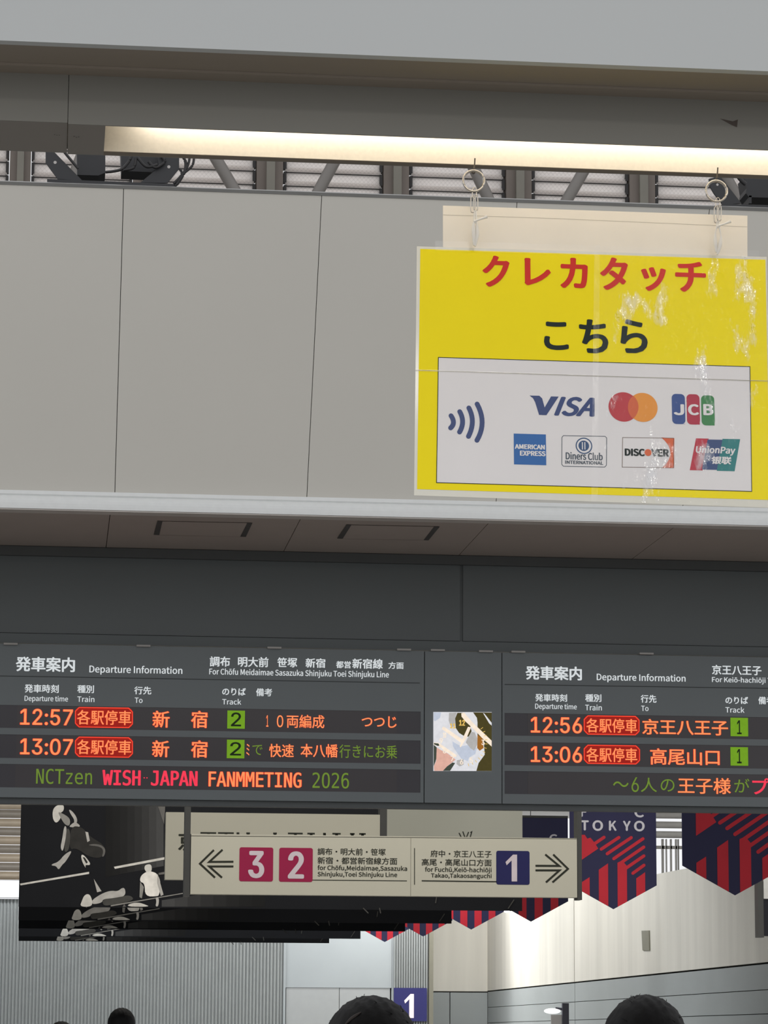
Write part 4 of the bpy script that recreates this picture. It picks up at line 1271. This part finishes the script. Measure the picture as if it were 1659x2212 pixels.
# platform lamp on a dark post
LPY = 50.0
pl_ = YP(LPY)
lp = thing('platform_lamp', 'small oval white lamp on an arm of a dark post, below the pale side wall', 'lamp', (pl_.pt(1221, 2200).x, LPY, 0))
k = pl_.px(1200, 2190)
xa, xb = pl_.pt(1214.5, 2190).x, pl_.pt(1228, 2190).x
orient(MB().box(xa, xb, LPY - .05, LPY + .05, 0, pl_.pt(1221, 2167).z).build('post', mat('lamp_post_dark', (84, 84, 96), .5), lp))
MB().tube([pl_.pt(1200, 2178), pl_.pt(1215, 2180)], 2.6 * k, 8).build('arm', mat('lamp_post_dark', (84, 84, 96), .5), lp)
cpt = pl_.pt(1193, 2184)
MB().ball(cpt, 18 * k, 6 * k, 6 * k, 24, 12).build('lamp_head', mat('lamp_head_glow', (252, 252, 250), .4, var=0, emit=1.3), lp, 'glowing oval lamp head')
MB().box(pl_.pt(1190, 2190).x, pl_.pt(1213, 2190).x, LPY - .02, LPY + .02, pl_.pt(1200, 2212).z, pl_.pt(1200, 2192).z).build('notice_plate', m_white, lp)
# glowing ball with a point light, hung before the side wall
wl = thing('glowing_globe', 'round glowing ball before the pale wall below the pennant tips', 'lamp', pR0.pt(1094, 1968) + Vector((0, -9, 0)))
pwl = YP(62.0)
c = pwl.pt(1094, 1966)
wl.location = c
MB().ball(c, .07, .05, .055, 20, 12).build('bright_globe', mat('globe_glow', (255, 253, 246), .4, var=0, emit=6), wl)
MB().tube([c + Vector((0, 0, .05)), Vector((c.x, c.y, 6.8))], .012, 8).build('drop_rod', m_post2, wl)
pll = bpy.data.lights.new('globe_light', 'POINT'); pll.energy = 10; pll.color = (1, .98, .94); pll.shadow_soft_size = .1
plo = bpy.data.objects.new('globe_light', pll); COL.objects.link(plo); plo.location = c + Vector((0, -.25, -.05))

# ---------------------------------------------------------------- people walking away under the boards
m_hair = mat('black_hair', (13, 12, 12), .6, var=.25, scale=14, stretch=(6, 6, .6), bump=.15, spec=.15)
m_skin = mat('skin', (214, 170, 146), .5, var=.04)
m_scalp = mat('hair_parting', (48, 40, 37), .7)


def person(label, px_, py_top, Y, hair_r, cloth_rgb, trouser_rgb, turn=0.0, long_hair=False, parting=None):
    p = YP(Y)
    top = p.pt(px_, py_top)
    k = hair_r                                          # half width of the hair in metres
    hgt = top.z
    X = top.x
    hr = k * .92
    hc = Vector((X, Y, hgt - k * 1.16))                 # head centre
    s = hgt / 1.68
    m = MB()
    L = lambda x, y, z: Vector((X + x * s, Y + y * s, z * s))
    m.ball(hc, hr * .84, hr * 1.0, k * 1.03, 28, 18)
    fy = 1                                              # faces away from the camera (+Y)
    m.ball(hc + Vector((0, hr * 1.02, -k * .12)), hr * .13, hr * .2, hr * .24, 10, 8)      # nose
    m.ball(hc + Vector((0, hr * .82, -k * .75)), hr * .4, hr * .3, hr * .3, 12, 8)         # chin
    m.ball(hc + Vector((0, hr * .93, -k * .48)), hr * .3, hr * .12, hr * .07, 10, 8)       # mouth
    for sx in (-1, 1):
        m.ball(hc + Vector((sx * hr * .88, hr * .05, -k * .1)), hr * .1, hr * .22, hr * .34, 10, 8)   # ears
        m.ball(hc + Vector((sx * hr * .34, hr * .86, k * .08)), hr * .16, hr * .1, hr * .1, 10, 8)    # eyes
    neck = (hc.z - k * 1.0) / s
    m.tube([L(0, -.01, neck + .06), L(0, -.01, neck - .03), L(0, 0, 1.36)], [.055 * s, .055 * s, .075 * s], 14)
    m.tube([L(0, 0, 1.39), L(0, 0, 1.3), L(0, 0, 1.12), L(0, 0, .96), L(0, 0, .86)], [.1 * s, .15 * s, .13 * s, .14 * s, .13 * s], 18)
    for sx in (-1, 1):
        m.tube([L(sx * .02, 0, 1.36), L(sx * .17, 0, 1.34), L(sx * .2, .0, 1.2), L(sx * .22, .02, 1.03), L(sx * .225, .09, .82)], [.06 * s, .062 * s, .05 * s, .042 * s, .028 * s], 12)
        m.ball(L(sx * .225, .1, .76), .022 * s, .035 * s, .05 * s, 12, 8)
        for q in range(4):
            m.tube([L(sx * .225, .085 + .017 * q, .73), L(sx * .222, .09 + .017 * q, .68 - .006 * (q in (1, 2))), L(sx * .215, .095 + .017 * q, .65 - .008 * (q in (1, 2)))], [.0088 * s, .008 * s, .007 * s], 8)
        m.tube([L(sx * .225, .12, .77), L(sx * .215, .15, .74), L(sx * .21, .155, .705)], [.011 * s, .01 * s, .008 * s], 8)
        m.tube([L(sx * .085, 0, .9), L(sx * .095, .01, .5), L(sx * .1, -.01, .28), L(sx * .1, -.01, .07)], [.085 * s, .06 * s, .055 * s, .04 * s], 14)
        m.ball(L(sx * .1, .05, .035), .042 * s, .12 * s, .035 * s, 14, 8)
    body = m.build('person', m_skin)
    body.location = (0, 0, 0)
    org = Vector((X, Y, 0))
    for v in body.data.vertices:
        v.co = v.co - org
    body.location = org
    rm = body.modifiers.new('skin_surface', 'REMESH'); rm.mode = 'VOXEL'; rm.voxel_size = .008; rm.use_smooth_shade = True
    smo = body.modifiers.new('soften', 'SMOOTH'); smo.iterations = 4
    tag(body, label, 'person')
    # hair: a full cap with a ragged lower edge
    hm = MB()

    def fn(d):
        r = 1 + .012 * math.sin(d.x * 23 + d.y * 11) + .010 * math.sin(d.y * 31 - d.x * 17)
        if d.y > .45 and d.z < .45: r *= .80
        return r
    hm.ball(hc + Vector((0, -hr * .05, k * .04)), k, k * 1.16, k * 1.12, 48, 30, fn=fn)
    if long_hair:
        hm.tube([hc + Vector((0, -k * .45, 0)), hc + Vector((0, -k * .55, -k * 1.2)), hc + Vector((0, -k * .5, -k * 2.1))], [k * .7, k * .78, k * .5], 24)
    h = hm.build('hair', m_hair, body)
    import random
    rnd = random.Random(int(px_))
    wm = MB()
    for i in range(24):
        a = rnd.uniform(0, 2 * math.pi); el = rnd.uniform(.15, 1.3)
        d = Vector((math.sin(el) * math.cos(a), math.sin(el) * math.sin(a), math.cos(el)))
        t_ = Vector((-d.y, d.x, -.4)) * rnd.choice((-1, 1))
        b_ = hc + Vector((0, -hr * .05, k * .04)) + Vector((d.x * k, d.y * k * 1.16, d.z * k * 1.12)) * .99
        wm.tube([b_, b_ + d * k * .0 + t_ * k * .12, b_ - d * k * .03 + t_ * k * .24], [k * .009, k * .007, k * .002], 5)
    wm.build('flyaway_strands', m_hair, h)
    if parting:
        pm = MB()
        pts = []
        for i in range(9):
            t_ = i / 8
            d = Vector((-.62 + .32 * t_, -.62 - .05 * t_, .46 + .26 * t_)).normalized()
            pts.append(hc + Vector((0, -hr * .05, k * .04)) + Vector((d.x * k, d.y * k * 1.16, d.z * k * 1.12)) * 1.004)
        pm.tube(pts, [k * (.008 + .028 * math.sin(math.pi * i / 8)) for i in range(9)], 8)
        pm.build('parting', m_scalp, h, 'pale scalp line')
    cm = mat('cloth_%d_%d_%d' % cloth_rgb, cloth_rgb, .8, var=.1, scale=12)
    tm = mat('cloth_%d_%d_%d' % trouser_rgb, trouser_rgb, .8, var=.1, scale=12)
    c = MB().tube([L(0, 0, 1.41), L(0, 0, 1.3), L(0, 0, 1.12), L(0, 0, .92), L(0, 0, .84)], [.1 * s, .165 * s, .15 * s, .155 * s, .155 * s], 20)
    for sx in (-1, 1):
        c.tube([L(sx * .02, 0, 1.37), L(sx * .175, 0, 1.345), L(sx * .205, 0, 1.2), L(sx * .222, .02, 1.03), L(sx * .225, .08, .85)], [.07 * s, .072 * s, .062 * s, .054 * s, .042 * s], 14)
    co = c.build('jacket', cm, body)
    rr = co.modifiers.new('one_surface', 'REMESH'); rr.mode = 'VOXEL'; rr.voxel_size = .012; rr.use_smooth_shade = True
    c = MB().tube([L(0, 0, .93), L(0, 0, .8)], [.15 * s, .14 * s], 18)
    for sx in (-1, 1):
        c.tube([L(sx * .085, 0, .9), L(sx * .095, .01, .5), L(sx * .1, -.01, .28), L(sx * .1, -.01, .09)], [.1 * s, .076 * s, .07 * s, .062 * s], 14)
        c.ball(L(sx * .1, .05, .036), .046 * s, .126 * s, .036 * s, 14, 8)
    co = c.build('trousers', tm, body)
    rr = co.modifiers.new('one_surface', 'REMESH'); rr.mode = 'VOXEL'; rr.voxel_size = .012; rr.use_smooth_shade = True
    return body


person('person with black parted hair in front of the navy 1 sign, seen from behind', 802, 2151, 6.4, .104, (60, 62, 70), (50, 50, 56), long_hair=True, parting=True)
person('person with smooth black hair below the narrow wall plate, seen from behind', 1392, 2149, 6.9, .100, (70, 66, 64), (44, 46, 56), long_hair=True)
person('person with short black hair before the fluted wall, seen from behind', 263, 2177, 18.7, .086, (56, 60, 72), (46, 46, 50))
person('person whose black hair barely shows at the bottom edge, left of another', 133, 2206, 19.8, .090, (80, 76, 72), (46, 46, 50))
